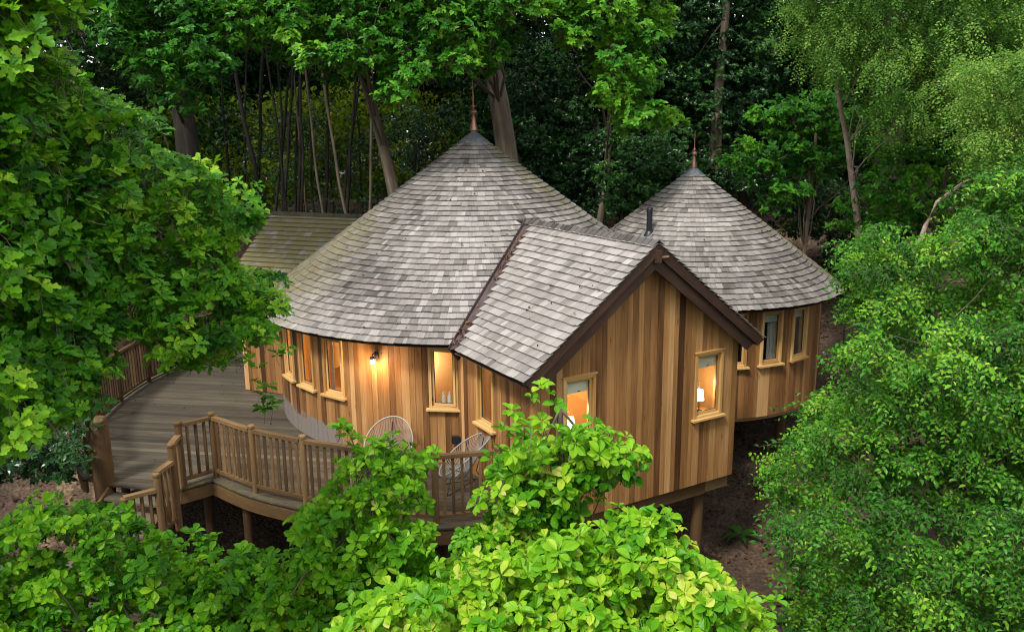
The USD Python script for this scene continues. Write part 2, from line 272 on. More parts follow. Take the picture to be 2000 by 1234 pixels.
def window(P, tx, out, w, z0, z1, blind=0, open_deg=0, curtain=None):
    """A timber window in the wall: P the middle of the opening in plan on the outer face."""
    wp = part(house, 'window'); P = np.array(P, float) * [1, 1, 0]; zc, hh = (z0 + z1) / 2, (z1 - z0) / 2
    F_ = []
    for sx in (-1, 1): F_.append(obox(P + tx * sx * (w / 2 - .024) + out * -.055 + Z * zc, out, Z, tx, .085, hh, .024, None, 1))
    F_.append(obox(P + out * -.055 + Z * (z1 - .022), out, tx, Z, .085, w / 2 - .049, .022, None, 1))
    F_.append(obox(P + out * -.055 + Z * (z0 + .02), out, tx, Z, .085, w / 2 - .049, .02, None, 1))
    put(wp, 'frame', join(F_), M['frame'])
    put(wp, 'drip_head', obox(P + out * .018 + Z * (z1 + .012), out, tx, Z, .03, w / 2 + .02, .011, .3, 1), M['frame'])
    put(wp, 'sill', obox(P + out * .022 + Z * (z0 - .02), out, tx, Z, .062, w / 2 + .05, .018, None, 1), M['frame'])
    a = math.radians(open_deg); hinge = P - tx * (w / 2 - .05) + out * -.0
    sx_, so = tx * math.cos(a) + out * math.sin(a), -tx * math.sin(a) + out * math.cos(a)
    ww, gh = w - .104, hh - .046; cc = hinge + sx_ * (ww / 2 + .002) + so * -.035 + Z * zc
    S_ = []
    for s in (-1, 1): S_.append(obox(cc + sx_ * s * (ww / 2 - .02), so, Z, sx_, .022, gh, .019, None, 1))
    for s in (-1, 1): S_.append(obox(cc + Z * s * (gh - .022), so, sx_, Z, .022, ww / 2 - .04, .021, None, 1))
    put(wp, 'sash', join(S_), M['frame'])
    G_ = []
    for s in (-1, 1): G_.append(obox(cc + sx_ * s * (ww / 2 - .043) + so * .004, so, Z, sx_, .008, gh - .043, .004, None, 1))
    for s in (-1, 1): G_.append(obox(cc + Z * s * (gh - .047) + so * .004, so, sx_, Z, .008, ww / 2 - .048, .004, None, 1))
    put(wp, 'gasket', join(G_), M['blackp'])
    put(wp, 'pane', obox(cc, so, Z, sx_, .004, gh - .043, ww / 2 - .039)[:2], M['glass'])
    if blind: put(wp, 'roller_blind', obox(P - out * .10 + Z * (z1 - .05 - blind / 2), out, tx, Z, .006, w / 2 - .053, blind / 2)[:2], M['blind'])
    if blind > .22: put(wp, 'blind_tag', obox(P - out * .092 + tx * .06 + Z * (z1 - .03 - blind), out, tx, Z, .002, .022, .007)[:2], M['blackp'])
    if open_deg: put(wp, 'hinge', obox(hinge + out * .012 + Z * (z0 + .16), out, tx, Z, .012, .008, .03)[:2], M['black'])
    if curtain is not None:
        th = np.linspace(0, 1, 9); ps = [P - out * (.19 + .02 * math.sin(q * 16)) + tx * (curtain * w / 2 - .14 + .2 * q) for q in th]
        v = np.array([p + Z * zz for zz in (z0 - .1, z1 + .1) for p in ps]); n = 9
        v = np.vstack([v, v - out * .012]); f = [[k, k + 1, n + k + 1, n + k] for k in range(n - 1)] + [[2 * n + k + 1, 2 * n + k, 3 * n + k, 3 * n + k + 1] for k in range(n - 1)]
        put(wp, 'curtain', (v, np.array(f)), M['curtain'])
    return wp

W0, W1 = 1.02, 2.115
def round_pod(C, R, wins, zbot, vis, stain=None, skip=None, bw=.118, hw=.26):
    wall = part(house, 'round_wall')
    half = math.degrees(hw / R); edges = sorted((c - half, c + half) for c in wins)
    stops = [-270.0]
    for a, b in edges: stops += [a, b]
    stops.append(90.0)
    cols = []
    for a, b in zip(stops[:-1], stops[1:]):
        n = max(1, round(math.radians(b - a) * R / bw)); cut = np.linspace(a, b, n + 1)
        if n > 2: cut[1:-1] += rng.uniform(-.16, .16, n - 1) * (b - a) / n
        for p, q in zip(cut[:-1], cut[1:]):
            if skip and skip((p + q) / 2): continue
            cols.append((pol(C, R, p, 0) - C * 0, pol(C, R, q, 0), p, q))
    op = [(a, b, W0, W1) for a, b in edges]
    add_boards(wall, cols, lambda u: np.array([math.cos(math.radians(u)), math.sin(math.radians(u)), 0]), op, zbot, 2.44, vis, stain)
    L, B = [], []
    for a, b in zip(stops[:-1], stops[1:]):
        n = max(1, math.ceil((b - a) / 5)); cut = np.linspace(a, b, n + 1); o = any(abs(a - e[0]) < 1e-6 and abs(b - e[1]) < 1e-6 for e in edges)
        for p, q in zip(cut[:-1], cut[1:]):
            if skip and skip((p + q) / 2): continue
            u = math.radians((p + q) / 2); out = np.array([math.cos(u), math.sin(u), 0])
            for z0, z1 in ([(zbot + .01, W0), (W1, 2.43)] if o else [(zbot + .01, 2.43)]):
                for rr, lst in ((R - .15, L), (R - .035, B)):
                    p0, p1 = pol(C, rr, p, 0), pol(C, rr, q, 0)
                    lst.append(obox((p0 + p1) / 2 + Z * (z0 + z1) / 2, unit(p1 - p0), Z, out, np.linalg.norm(p1 - p0) / 2, (z1 - z0) / 2, .008, .5, 1))
    put(wall, 'lining', join(L), M['lining']); put(wall, 'wall_backing', join(B)[:2], M['felt'])
    return edges
WIN1 = [-148.2, -137.1, -126.0, -95.7]; WIN2 = [-83.6, -67.3, -51.0]
ANGF = math.degrees(math.atan2(*( (tsn(TL, -12.45, 0) - C1)[[1, 0]])))
in_gable = lambda C, R: (lambda u: (lambda q: TL + .02 < q @ T < TR - .02 and q @ N > -16)(pol(C, R, u, 0)))
round_pod(C1, R1, WIN1, .012, lambda u: -172 < u < -88, lambda u: float(np.interp(u, [-160, -150, -128, -121, -117], [1.05, 1.05, 1.0, .55, 0])), in_gable(C1, R1))
round_pod(C2, R2, WIN2, -.08, lambda u: -100 < u < 0, None, in_gable(C2, R2))
for i, c in enumerate(WIN1):
    u = math.radians(c); out = np.array([math.cos(u), math.sin(u), 0]); window(pol(C1, R1, c, 0), np.array([-out[1], out[0], 0]), out, .52, W0, W1, open_deg=9 if i == 3 else 0, curtain=-1.0 if i == 2 else None)
for i, c in enumerate(WIN2):
    u = math.radians(c); out = np.array([math.cos(u), math.sin(u), 0]); window(pol(C2, R2, c, 0), np.array([-out[1], out[0], 0]), out, .52, W0, W1, blind=.2, curtain=[None, .75, -.3][i])

# gable wing walls
gw = part(house, 'gable_wall')
SLP = (RZ - EZ) / (TP - 5.86)
gt = lambda t: RZ - .10 - SLP * abs(t - TP)
def flat_cols(t0, t1, stops, place, bw=.117):
    cols, st = [], sorted([t0, t1] + stops)
    for a, b in zip(st[:-1], st[1:]):
        n = max(1, round((b - a) / bw)); cut = np.linspace(a, b, n + 1)
        if n > 2: cut[1:-1] += rng.uniform(-.2, .2, n - 1) * (b - a) / n
        cols += [(place(p), place(q), p, q) for p, q in zip(cut[:-1], cut[1:])]
    return cols
GWIN = [(6.70, 7.29), (9.30, 9.91)]
add_boards(gw, flat_cols(TL, TR, [x for w in GWIN for x in w], lambda t: tsn(t, SF, 0)), lambda u: N, [(a, b, .985, 2.1) for a, b in GWIN], -.2, gt, lambda u: True)
gs = part(house, 'gable_side_wall')
SW = (-11.66, -11.10)
add_boards(gs, flat_cols(-12.5, SF - .02, list(SW), lambda s: tsn(TL, s, 0)), lambda u: -T, [(*SW, W0, W1)], .012, 2.4, lambda u: True)
add_boards(gs, flat_cols(-15.0, SF - .02, [], lambda s: tsn(TR, s, 0)), lambda u: T, [], -.2, 2.4, lambda u: u > -11)
for a, b in GWIN: window(tsn((a + b) / 2, SF, 0), T, N, b - a, .985, 2.1, blind=.24)
window(tsn(TL, sum(SW) / 2, 0), -N * -1, -T, SW[1] - SW[0], W0, W1)
L = []
def panel(p0, p1, out, z0, z1): L.append(obox((p0 + p1) / 2 + Z * (z0 + z1) / 2, unit(p1 - p0), Z, out, np.linalg.norm(p1 - p0) / 2, (z1 - z0) / 2, .008, .5, 1))
for base, hi in ((SF - .15, None), (SF - .035, 'b')):
    st = [TL, *GWIN[0], *GWIN[1], TR]
    for k, (a, b) in enumerate(zip(st[:-1], st[1:])):
        for z0, z1 in ([(-.15, .985), (2.1, 2.4)] if k in (1, 3) else [(-.15, 2.4)]): panel(tsn(a, base, 0), tsn(b, base, 0), N, z0, z1)
for tt, ss in ((TL + .15, [-12.6, SW[0], SW[1], SF - .15]), (TL + .035, [-12.6, SW[0], SW[1], SF - .03])):
    for k, (a, b) in enumerate(zip(ss[:-1], ss[1:])):
        for z0, z1 in ([(-.1, W0), (W1, 2.4)] if k == 1 else [(-.1, 2.4)]): panel(tsn(tt, a, 0), tsn(tt, b, 0), -T, z0, z1)
panel(tsn(TR - .15, -15.5, 0), tsn(TR - .15, SF - .15, 0), T, -.15, 2.4)
put(gw, 'lining', join(L), M['lining'])
# the gable's tympanum behind its boards
v = np.array([tsn(TL, SF - .05, 2.3), tsn(TR, SF - .05, 2.3), tsn(TP, SF - .05, gt(TP) - .02), tsn(TL, SF - .08, 2.3), tsn(TR, SF - .08, 2.3), tsn(TP, SF - .08, gt(TP) - .02)])
put(gw, 'gable_backing', (v, np.array([[0, 1, 2], [5, 4, 3]])), M['felt'])

# floors and ceilings
def disc(C, R, z0, z1, n=64):
    return lathe(C, [(0.001, z0), (R, z0), (R, z1), (.001, z1)], n)
fl = part(house, 'floor')
put(fl, 'floor_panel', disc(C1, R1 - .05, -.16, -.004), M['lining']); put(fl, 'floor_panel', disc(C2, R2 - .05, -.16, -.012), M['lining'])
put(fl, 'floor_panel', obox(tsn((TL + TR) / 2, -12.6, -.09), T, N, Z, (TR - TL) / 2 - .05, 2.64, .072), M['lining'])
put(house, 'ceiling', disc(C1, R1 - .04, 2.40, 2.425), M['plaster']); put(house, 'ceiling', disc(C2, R2 - .04, 2.405, 2.43), M['plaster'])
put(house, 'ceiling', obox(tsn((TL + TR) / 2, -12.4, 2.385), T, N, Z, (TR - TL) / 2 - .05, 2.4, .01)[:2], M['plaster'])

# ---- shingle roofs
SHN = [0]; ROOFREST = {}
def shingle(b0, b1, t1, t0, nrm, tone, moss=0.0):
    """four corners (butt left, butt right, head right, head left) on the roof plane, its normal; the butt stands proud."""
    j = rng.uniform(.038, .046)
    q = np.array([b0 + nrm * j, b1 + nrm * (j + rng.uniform(-.002, .002)), t1 + nrm * .006, t0 + nrm * .006]); lo = q - nrm * np.array([.014, .014, .004, .004])[:, None]
    v = np.vstack([lo, q]); f = np.array([[3, 2, 1, 0], [4, 5, 6, 7], [0, 1, 5, 4], [1, 2, 6, 5], [2, 3, 7, 6], [3, 0, 4, 7]])
    w, l = np.linalg.norm(b1 - b0), np.linalg.norm(t0 - b0); r_ = rng.random() * 40
    g = np.array([[0, 0, r_], [w, 0, r_], [w, l, r_], [0, l, r_]]); g = np.vstack([g, g])
    return v, f, np.full(8, tone), g, np.full(8, moss)
def lay(roof, sh, single):
    """single: those laid as parts of their own; the rest one mesh."""
    for s in single: put(roof, 'shingle', s[:4], M['shingle'], moss=s[4])
    j = join([s[:4] for s in sh]); put(roof, 'shingles', j, M['shingle'], kind='stuff', moss=np.concatenate([s[4] for s in sh]))
EXPO = .142
def widths(total, mean):
    n = max(2, int(round(total / mean))); w = rng.uniform(.5, 1.65, n); return np.concatenate([[0], np.cumsum(w)]) / w.sum()
def cone_roof(C, RE, apex, k, rtop, mossf, a_lo, a_hi):
    roof = part(house, 'cone_roof'); sl = math.hypot(1, k); out = []
    rows = int((RE - rtop) * sl / EXPO)
    for i in range(rows + 1):
        rb = RE + .015 - i * EXPO / sl; rt = max(rb - EXPO * 1.35 / sl, .03)
        ph = rng.random() * 360; cut = widths(2 * math.pi * rb, .115) * 2 * math.pi + math.radians(ph)
        for a, b in zip(cut[:-1], cut[1:]):
            g = .0011 / rb; am = (a + b) / 2; jit = rng.normal(0, .004) + .012 * (meshkit.noise(np.array([math.cos(am) * rb * .8, math.sin(am) * rb * .8, i * .7])) - .5)
            rr = rb + jit
            P = lambda r, q: C + np.array([r * math.cos(q), r * math.sin(q), apex - k * r])
            nrm = unit(np.array([k * math.cos(am), k * math.sin(am), 1]))
            big = float(meshkit.fbm(np.array([[math.cos(am) * rb * .55, math.sin(am) * rb * .55, i * .12]]), 3, 9)[0])
            out.append((i, am, shingle(P(rr, a + g), P(rr, b - g), P(rt, b - g), P(rt, a + g), nrm, np.clip(rng.normal(.54 + (big - .5) * .8, .12), .02, 1), mossf(math.degrees(am), rr))))
    lay(roof, [s for i, a, s in out], [])
    v, f = lathe(C, [(RE - .03, apex - k * (RE - .03) - .0), (rtop, apex - k * rtop), (rtop, apex - k * rtop - .03), (RE - .03, apex - k * (RE - .03) - .035)], 96)
    f = np.vstack([f, [[3 * 96 + j, 3 * 96 + (j + 1) % 96, (j + 1) % 96, j] for j in range(96)]])
    put(roof, 'roof_deck', (v, f), M['dark'], tone=.5, grain=v)
    rs = R1 if RE > 4 else R2
    put(roof, 'soffit', lathe(C, [(rs - .02, 2.19), (RE - .06, 2.19), (RE - .06, 2.21), (rs - .02, 2.21)], 96), M['dark'], tone=.35, grain=None)
    return roof
def wrapd(a, c): return (a - c + 180) % 360 - 180
m1 = lambda a, r: .60 * math.exp(-(wrapd(a, -158) / 42) ** 2) * np.clip((r - .4) / 2.2, .25, 1) + .6 * math.exp(-(wrapd(a, -22) / 34) ** 2) * np.clip(1.4 - r / 3.4, .3, 1) + .05
m2 = lambda a, r: .65 * math.exp(-(wrapd(a, -5) / 30) ** 2) + .03
cr1 = cone_roof(C1, E1, A1, K1, .24, m1, 0, 0)
cr2 = cone_roof(C2, E2, A2, K2, .17, m2, 0, 0)
cap = lambda C, A, K, R: lathe(C, [(R, A - K * R + .035), (R * .96, A - K * R + .055), (.075, A - .005), (.06, A + .02)], 12)
put(cr1, 'lead_cap', cap(C1, A1, K1, .33), M['lead']); put(cr2, 'lead_cap', cap(C2, A2, K2, .27), M['lead'])
def finial(roof, C, z0, h, r):
    pr = [(1.0, 0), (1.03, .015), (.96, .03), (.52, .225), (.6, .24), (.6, .262), (.42, .272), (.27, .285), (.3, .30), (.27, .315), (.55, .335), (.92, .365), (.96, .375), (.85, .392), (.4, .425), (.2, .44), (.2, .455), (.5, .475), (.53, .485), (.45, .498), (.24, .51), (.19, .53), (.06, .985), (.01, 1.0)]
    put(roof, 'finial', lathe(C, [(a * r, z0 + b * h) for a, b in pr], 20), M['copper'], smooth=True)
finial(cr1, C1, 5.66, 1.03, .088); finial(cr2, C2, 4.81, .81, .075)

# gable roof: left plane up to its valley on the cone, right plane, ridge, barge boards
gr = part(house, 'gable_roof'); SV, SVE = -13.33, -11.88; SE = SF + .30
sl = math.hypot(1, SLP); n_l = unit(-T * SLP + Z); n_r = unit(T * SLP + Z); TE = 5.86
def gp(t, s): return tsn(t, s, RZ - SLP * abs(t - TP))
left, rightp = [], []
rows = int((TP - TE) * sl / EXPO)
for i in range(rows + 1):
    for side, lst, nrm in ((-1, left, n_l), (1, rightp, n_r)):
        tb = TE - .015 + i * EXPO / sl; tt_ = min(tb + EXPO * 1.3 / sl, TP - .01)
        if side > 0: tb, tt_ = 2 * TP - tb, 2 * TP - tt_
        f_ = abs(tb - TE) / (TP - TE) if side < 0 else abs(tb - (2 * TP - TE)) / (TP - TE)
        back = SVE + (SV - SVE) * f_ + .17 if side < 0 else -14.2
        cut = (SE + .012) + (back - SE) * widths(SE - back, .125)
        for a, b in zip(cut[:-1], cut[1:]):
            jt = tb + side * rng.normal(0, .003)
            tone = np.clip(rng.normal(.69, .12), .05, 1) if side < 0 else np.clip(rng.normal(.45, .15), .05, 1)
            q = (gp(jt, b + .0015), gp(jt, a - .0015), gp(tt_, a - .0015), gp(tt_, b + .0015)) if side < 0 else (gp(jt, a - .0015), gp(jt, b + .0015), gp(tt_, b + .0015), gp(tt_, a - .0015))
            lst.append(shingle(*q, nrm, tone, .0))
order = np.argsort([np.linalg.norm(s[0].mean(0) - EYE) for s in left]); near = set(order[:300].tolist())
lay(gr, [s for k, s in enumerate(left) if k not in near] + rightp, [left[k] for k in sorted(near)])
for side, nrm, bk in ((-1, n_l, SVE + .02), (1, n_r, -14.2)):
    t0, t1 = TP, TP + side * (TP - TE - .03)
    if side < 0: q = [gp(t0, SE - .03), gp(t1, SE - .03), gp(t1, SVE), gp(t0, SV)]
    else: q = [gp(t0, SE - .03), gp(t1, SE - .03), gp(t1, bk), gp(t0, bk)]
    q = np.array(q) - nrm * .004; v = np.vstack([q, q - nrm * .03]); f = BOX4 = np.array([[0, 1, 2, 3], [7, 6, 5, 4], [0, 4, 5, 1], [1, 5, 6, 2], [2, 6, 7, 3], [3, 7, 4, 0]])
    put(gr, 'roof_deck', (v, f), M['dark'], tone=.4, grain=v)
nc = 25
for i in range(nc):
    s0 = SE + .01 - i * (SE - SV) / nc; s1 = s0 - (SE - SV) / nc - .05
    for side, nrm in ((-1, n_l), (1, n_r)):
        d = T * side - Z * SLP; d = unit(d); w = .14
        p = [tsn(TP, s0, RZ) + Z * .055, tsn(TP, s1, RZ) + Z * .035]
        q = np.array([p[0], p[0] + d * w, p[1] + d * w, p[1]]); v = np.vstack([q - nrm * .014, q])
        g = np.array([[0, 0, i * 3.], [0, w, i * 3.], [.15, w, i * 3.], [.15, 0, i * 3.]]); g = np.vstack([g, g])
        put(gr, 'ridge_shingle', (v, np.array([[3, 2, 1, 0], [4, 5, 6, 7], [0, 1, 5, 4], [1, 2, 6, 5], [2, 3, 7, 6], [3, 0, 4, 7]]) if side < 0 else np.array([[0, 1, 2, 3], [7, 6, 5, 4], [4, 5, 1, 0], [5, 6, 2, 1], [6, 7, 3, 2], [7, 4, 0, 3]]), np.full(8, rng.uniform(.0, .3)), g), M['shingle'], moss=np.zeros(8))
# valley flashing with its upstand against the cone
va, vb = gp(TP, SV), gp(TE - .03, SVE); dv = unit(vb - va); wv = unit(np.cross(n_l, dv)); wv = wv if wv @ N > 0 else -wv
q = np.array([va + n_l * .012, vb + n_l * .012, vb + n_l * .012 + wv * .22, va + n_l * .012 + wv * .22]); v = np.vstack([q, q - n_l * .01])
put(gr, 'valley_flashing', (v, BOX4), M['flash'])
q = np.array([va + n_l * .05, vb + n_l * .045, vb - n_l * .25, va - n_l * .55]); v = np.vstack([q, q - wv * .03])
put(gr, 'flashing_upstand', (v, np.vstack([BOX4, BOX4[:, ::-1]])), M['flash'])
for side, nrm in ((-1, n_l), (1, n_r)):
    d = unit(T * side - Z * SLP); L_ = (TP - TE) * sl + .02
    top = tsn(TP, SE - .02, RZ) - nrm * .03
    for name, off, dep, th, cut, back in (('bargeboard', .075, .15, .036, 0.0, 0.0), ('bargeboard', .235, .17, .036, .12, .045)):
        a = tsn(TP, SE - .03 - back, RZ) - nrm * off; a = a + (T * side) * 0; l = L_ - cut
        # the upper ends meet on the ridge line
        e0 = [a + nrm * dep / 2, a - nrm * dep / 2]; e0 = [p - d * ((p - tsn(TP, 0, 0)) @ T * side / (d @ T * side)) for p in e0]
        e1 = [a + d * l + nrm * dep / 2, a + d * (l - .06) - nrm * dep / 2]
        q = np.array([e0[0], e1[0], e1[1], e0[1]]); v = np.vstack([q + N * th / 2, q - N * th / 2])
        g = np.array([[(p - a) @ nrm, (p - a) @ d, off * 9 + side] for p in v])
        put(gr, name, (v, BOX4 if side > 0 else BOX4[:, ::-1], np.full(8, .55 if side < 0 else .4), g), M['dark'])
    c = tsn(TP, (SE - .06 + SF) / 2, RZ) - nrm * .045 + d * L_ / 2
    put(gr, 'verge_soffit', obox(c, d, N, nrm, L_ / 2 - .02, (SE - .06 - SF) / 2 - .004, .008, .3, 0), M['dark'])
    c = tsn(TP, (SE + SV) / 2, RZ) - nrm * .06 + d * (L_ - .03)
    if side > 0: put(gr, 'eave_fascia', obox(c - nrm * .03, N, d, nrm, abs(SV - SE) / 2 - .05, .012, .05, .4, 0), M['dark'])
    else:
        s_in = SVE + .1; c = tsn(TP, (SE + s_in) / 2, RZ) - nrm * .06 + d * (L_ - .03)
        put(gr, 'eave_fascia', obox(c - nrm * .03, N, d, nrm, abs(s_in - SE) / 2 - .05, .012, .05, .4, 0), M['dark'])
    et = TL if side < 0 else TR; eo = TE if side < 0 else 2 * TP - TE
    put(gr, 'eave_soffit', obox(tsn((et + eo) / 2, (SE + SVE) / 2 - .04, EZ - .07), T, N, Z, abs(eo - et) / 2 - .02, abs(SVE - SE) / 2 - .1, .008, .3, 1), M['dark'])
put(gr, 'ridge_beam', obox(tsn(TP, SE - .07, RZ - .20), T, N, Z, .05, .10, .09, .5, 1), M['dark'])
put(gr, 'timber_spacer', obox(tsn(TP + .12, SE - .01, RZ - .215), T, N, Z, .085, .02, .012, .95, 0), M['rail'], moss=np.zeros(8))

# porch wing behind the left of the main cone
DP = unit(np.array([.925, -.38, 0])); SP_ = np.array([DP[1], -DP[0], 0]); EP = np.array([-5.607, 20.04, 0]); PRZ, PH = 3.80, 2.07; PSL = (PRZ - 2.25) / PH
pr_ = part(house, 'porch_roof'); plain_sh = []
for side in (1, -1):
    nrm = unit(SP_ * side * PSL + Z); sl_p = math.hypot(1, PSL); rows = int(PH * sl_p / EXPO)
    for i in range(rows + 1):
        ob = PH + .015 - i * EXPO / sl_p; ot = max(ob - EXPO * 1.3 / sl_p, .01)
        cut = -.02 + 3.4 * widths(3.4, .13)
        for a, b in zip(cut[:-1], cut[1:]):
            P = lambda u, o: EP + DP * u + SP_ * side * o + Z * (PRZ - PSL * o)
            q = (P(a, ob), P(b, ob), P(b, ot), P(a, ot)) if side > 0 else (P(b, ob), P(a, ob), P(a, ot), P(b, ot))
            plain_sh.append(shingle(*q, nrm, np.clip(rng.normal(.58, .12), 0, 1), float(np.clip(rng.normal(.80, .12), 0, 1))))
    q = np.array([EP + DP * u + SP_ * side * o + Z * (PRZ - PSL * o) for u, o in ((.02, 0), (3.4, 0), (3.4, PH - .03), (.02, PH - .03))]) - nrm * .004; v = np.vstack([q, q - nrm * .03])
    put(pr_, 'roof_deck', (v, np.vstack([BOX4, BOX4[:, ::-1]])), M['dark'], tone=.4, grain=v)
    d = unit(SP_ * side - Z * PSL); c = EP + Z * (PRZ - .09) + d * PH * sl_p / 2
    put(pr_, 'bargeboard', obox(c, d, DP, np.cross(d, DP), PH * sl_p / 2, .018, .09, .4, 0), M['dark'])
lay(pr_, plain_sh, [])
caps = []
for i in range(15):
    for side in (1, -1):
        d = unit(SP_ * side - Z * PSL); p0 = EP + DP * (i * .17 - .02) + Z * (PRZ + .05); p1 = p0 + DP * .2 - Z * .02; nn = unit(SP_ * side * PSL + Z)
        q = np.array([p0, p0 + d * .13, p1 + d * .13, p1]); v = np.vstack([q - nn * .014, q]); caps.append((v, np.vstack([BOX4, BOX4[:, ::-1]]), np.full(8, rng.uniform(.1, .4)), v))
for c_ in caps: put(pr_, 'ridge_shingle', c_, M['shingle'], moss=np.full(8, .6))
pw = part(house, 'porch_wall')
sd0 = EP + SP_ * 1.80 + DP * .28
add_boards(pw, flat_cols(.0, 1.55, [], lambda u: sd0 + DP * u), lambda u: SP_, [], .012, 2.42, lambda u: True)
e0 = EP + DP * .30
add_boards(pw, flat_cols(-1.8, 1.8, [], lambda u: e0 + SP_ * u), lambda u: -DP, [], .012, lambda u: PRZ - .12 - PSL * abs(u), lambda u: False)
bk0 = EP - SP_ * 1.8 + DP * .28
add_boards(pw, flat_cols(.0, 2.4, [], lambda u: bk0 + DP * u), lambda u: -SP_, [], .012, 2.42, lambda u: False)
v = np.array([sd0 - SP_ * .03, sd0 - SP_ * .03 + DP * 1.7, sd0 - SP_ * .03 + Z * 2.4, sd0 - SP_ * .03 + DP * 1.7 + Z * 2.4]); put(pw, 'wall_backing', (np.vstack([v, v - SP_ * .01]), np.array([[0, 1, 3, 2], [6, 7, 5, 4]])), M['felt'])

# flue on the small cone
fx, fy = 2.902, 17.826; fz = A2 - K2 * math.hypot(fx - C2[0], fy - C2[1])
put(cr2, 'flue_pipe', lathe(np.array([fx + .02, fy, 0]), [(.0, fz - .1), (.062, fz - .1), (.062, fz + .47), (.068, fz + .475), (.068, fz + .56), (.058, fz + .58), (.03, fz + .59), (.0, fz + .592)], 20), M['black'], smooth=40)
put(cr2, 'flue_boot', lathe(np.array([fx + .02, fy, 0]), [(.125, fz - .09), (.12, fz + .0), (.07, fz + .09), (.062, fz + .095)], 20), M['blackp'], smooth=40)
nf = unit(np.array([K2 * (fx - C2[0]) / 1.71, K2 * (fy - C2[1]) / 1.71, 1])); tf = unit(np.cross(Z, nf)); df = np.cross(nf, tf); df = df if df[2] < 0 else -df
put(cr2, 'flue_flashing', obox(np.array([fx, fy, fz]) + nf * .045 + df * .10, tf, df, nf, .13, .14, .003)[:2], M['steel'])

# floor frame, beams and stilts
fr = part(house, 'floor_frame')
put(fr, 'beam', bar(tsn(TL + .1, SF - .12, -.33), tsn(TR - .55, SF - .12, -.33), .1, .25, tone=.35), M['rail'], moss=np.zeros(8))
for k in range(3): put(fr, 'beam_end', bar(tsn(TR - .6, SF - .12 - .1 * k, -.34 - .0 * k), tsn(TR - .02 - .02 * k, SF - .12 - .1 * k, -.34), .07, .2, tone=.85), M['rail'], moss=np.zeros(8))
for s in (-11.2, -12.4): put(fr, 'joist', bar(tsn(TL + .1, s, -.3), tsn(TR - .1, s, -.3), .08, .22, tone=.3), M['rail'], moss=np.zeros(8))
b2 = C2 + np.array([-.2, -2.55, 0])
for k in range(2): put(fr, 'beam_end', bar(b2 + np.array([-.9, -.1 + .1 * k, -.26]), b2 + np.array([.95, .35 + .1 * k, -.26]), .07, .17, tone=.85), M['rail'], moss=np.zeros(8))
put(fr, 'joist_hanger', obox(b2 + np.array([.62, .2, -.23]), unit([.97, .24, 0]), unit([-.24, .97, 0]), Z, .02, .12, .1)[:2], M['steel'])
for k in range(5):
    y = C2[1] - 1.8 + k * .9; hw = math.sqrt(max(R2 ** 2 - (y - C2[1]) ** 2, 0)) - .15
    put(fr, 'joist', bar([C2[0] - hw, y, -.27], [C2[0] + hw, y, -.27], .08, .2, tone=.3), M['rail'], moss=np.zeros(8))
for k in range(7):
    y = C1[1] - 3.3 + k * 1.1; hw = math.sqrt(max(R1 ** 2 - (y - C1[1]) ** 2, 0)) - .2
    put(fr, 'joist', bar([C1[0] - hw, y, -.27], [C1[0] + hw, y, -.27], .08, .2, tone=.3), M['rail'], moss=np.zeros(8))
for p in [tsn(TR - .55, SF - .25, 0), tsn(TL + .4, SF - .25, 0), tsn(TR - .5, -12.4, 0), C2 + [1.7, -1.75, 0], C2 + [-.6, -2.0, 0], C2 + [2.1, .6, 0], C1 + [-2.6, -2.3, 0], C1 + [0, -3.2, 0], C1 + [2.4, -2.2, 0]]:
    g = float(ground(p[0], p[1])); put(house, 'stilt', tube([[p[0], p[1], g - .3], [p[0], p[1], -.36]], .11, 12, .25), M['rail'], moss=np.zeros(26), smooth=40)

# ---------------------------------------------------------------- things on the walls and inside
u = math.radians(-112.3); out = np.array([math.cos(u), math.sin(u), 0]); P = pol(C1, R1 + .006, -112.3, 1.90)
sc = thing('wall_lamp', 'lit bulkhead lamp with curved black arm on the round cedar wall under the eave', 'wall lamp', P)
put(sc, 'wall_plate', obox(P + out * .012, np.cross(Z, out), Z, out, .035, .06, .012)[:2], M['black'])
put(sc, 'arm', tube([P + out * .02 + Z * .01, P + out * .07 + Z * .05, P + out * .13 + Z * .045, P + out * .15 + Z * .0], .011, 8), M['black'], smooth=True)
put(sc, 'lamp_cap', lathe(P + out * .15, [(.0, .01), (.03, .008), (.045, -.02), (.044, -.03), (0, -.03)], 16), M['black'])
put(sc, 'bulb', lathe(P + out * .15, [(0, -.032), (.028, -.034), (.038, -.06), (.038, -.09), (.025, -.115), (0, -.122)], 16), M['bulb'], smooth=True)
P = pol(C1, R1 + .008, -92.9, .47); u = math.radians(-92.9); out = np.array([math.cos(u), math.sin(u), 0])
so = thing('outdoor_socket', 'small black weatherproof socket box on the cedar wall behind the chairs', 'socket', P)
put(so, 'box', obox(P + out * .04, np.cross(Z, out), Z, out, .085, .065, .04)[:2], M['blackp']); put(so, 'cover', obox(P + out * .086, np.cross(Z, out), Z, out, .08, .06, .005)[:2], M['black'])
for k in (-1, 1): put(so, 'gland', lathe(P + out * .04 + np.cross(Z, out) * .045 * k, [(0, -.1), (.012, -.1), (.012, -.066), (0, -.066)], 8), M['steel'])

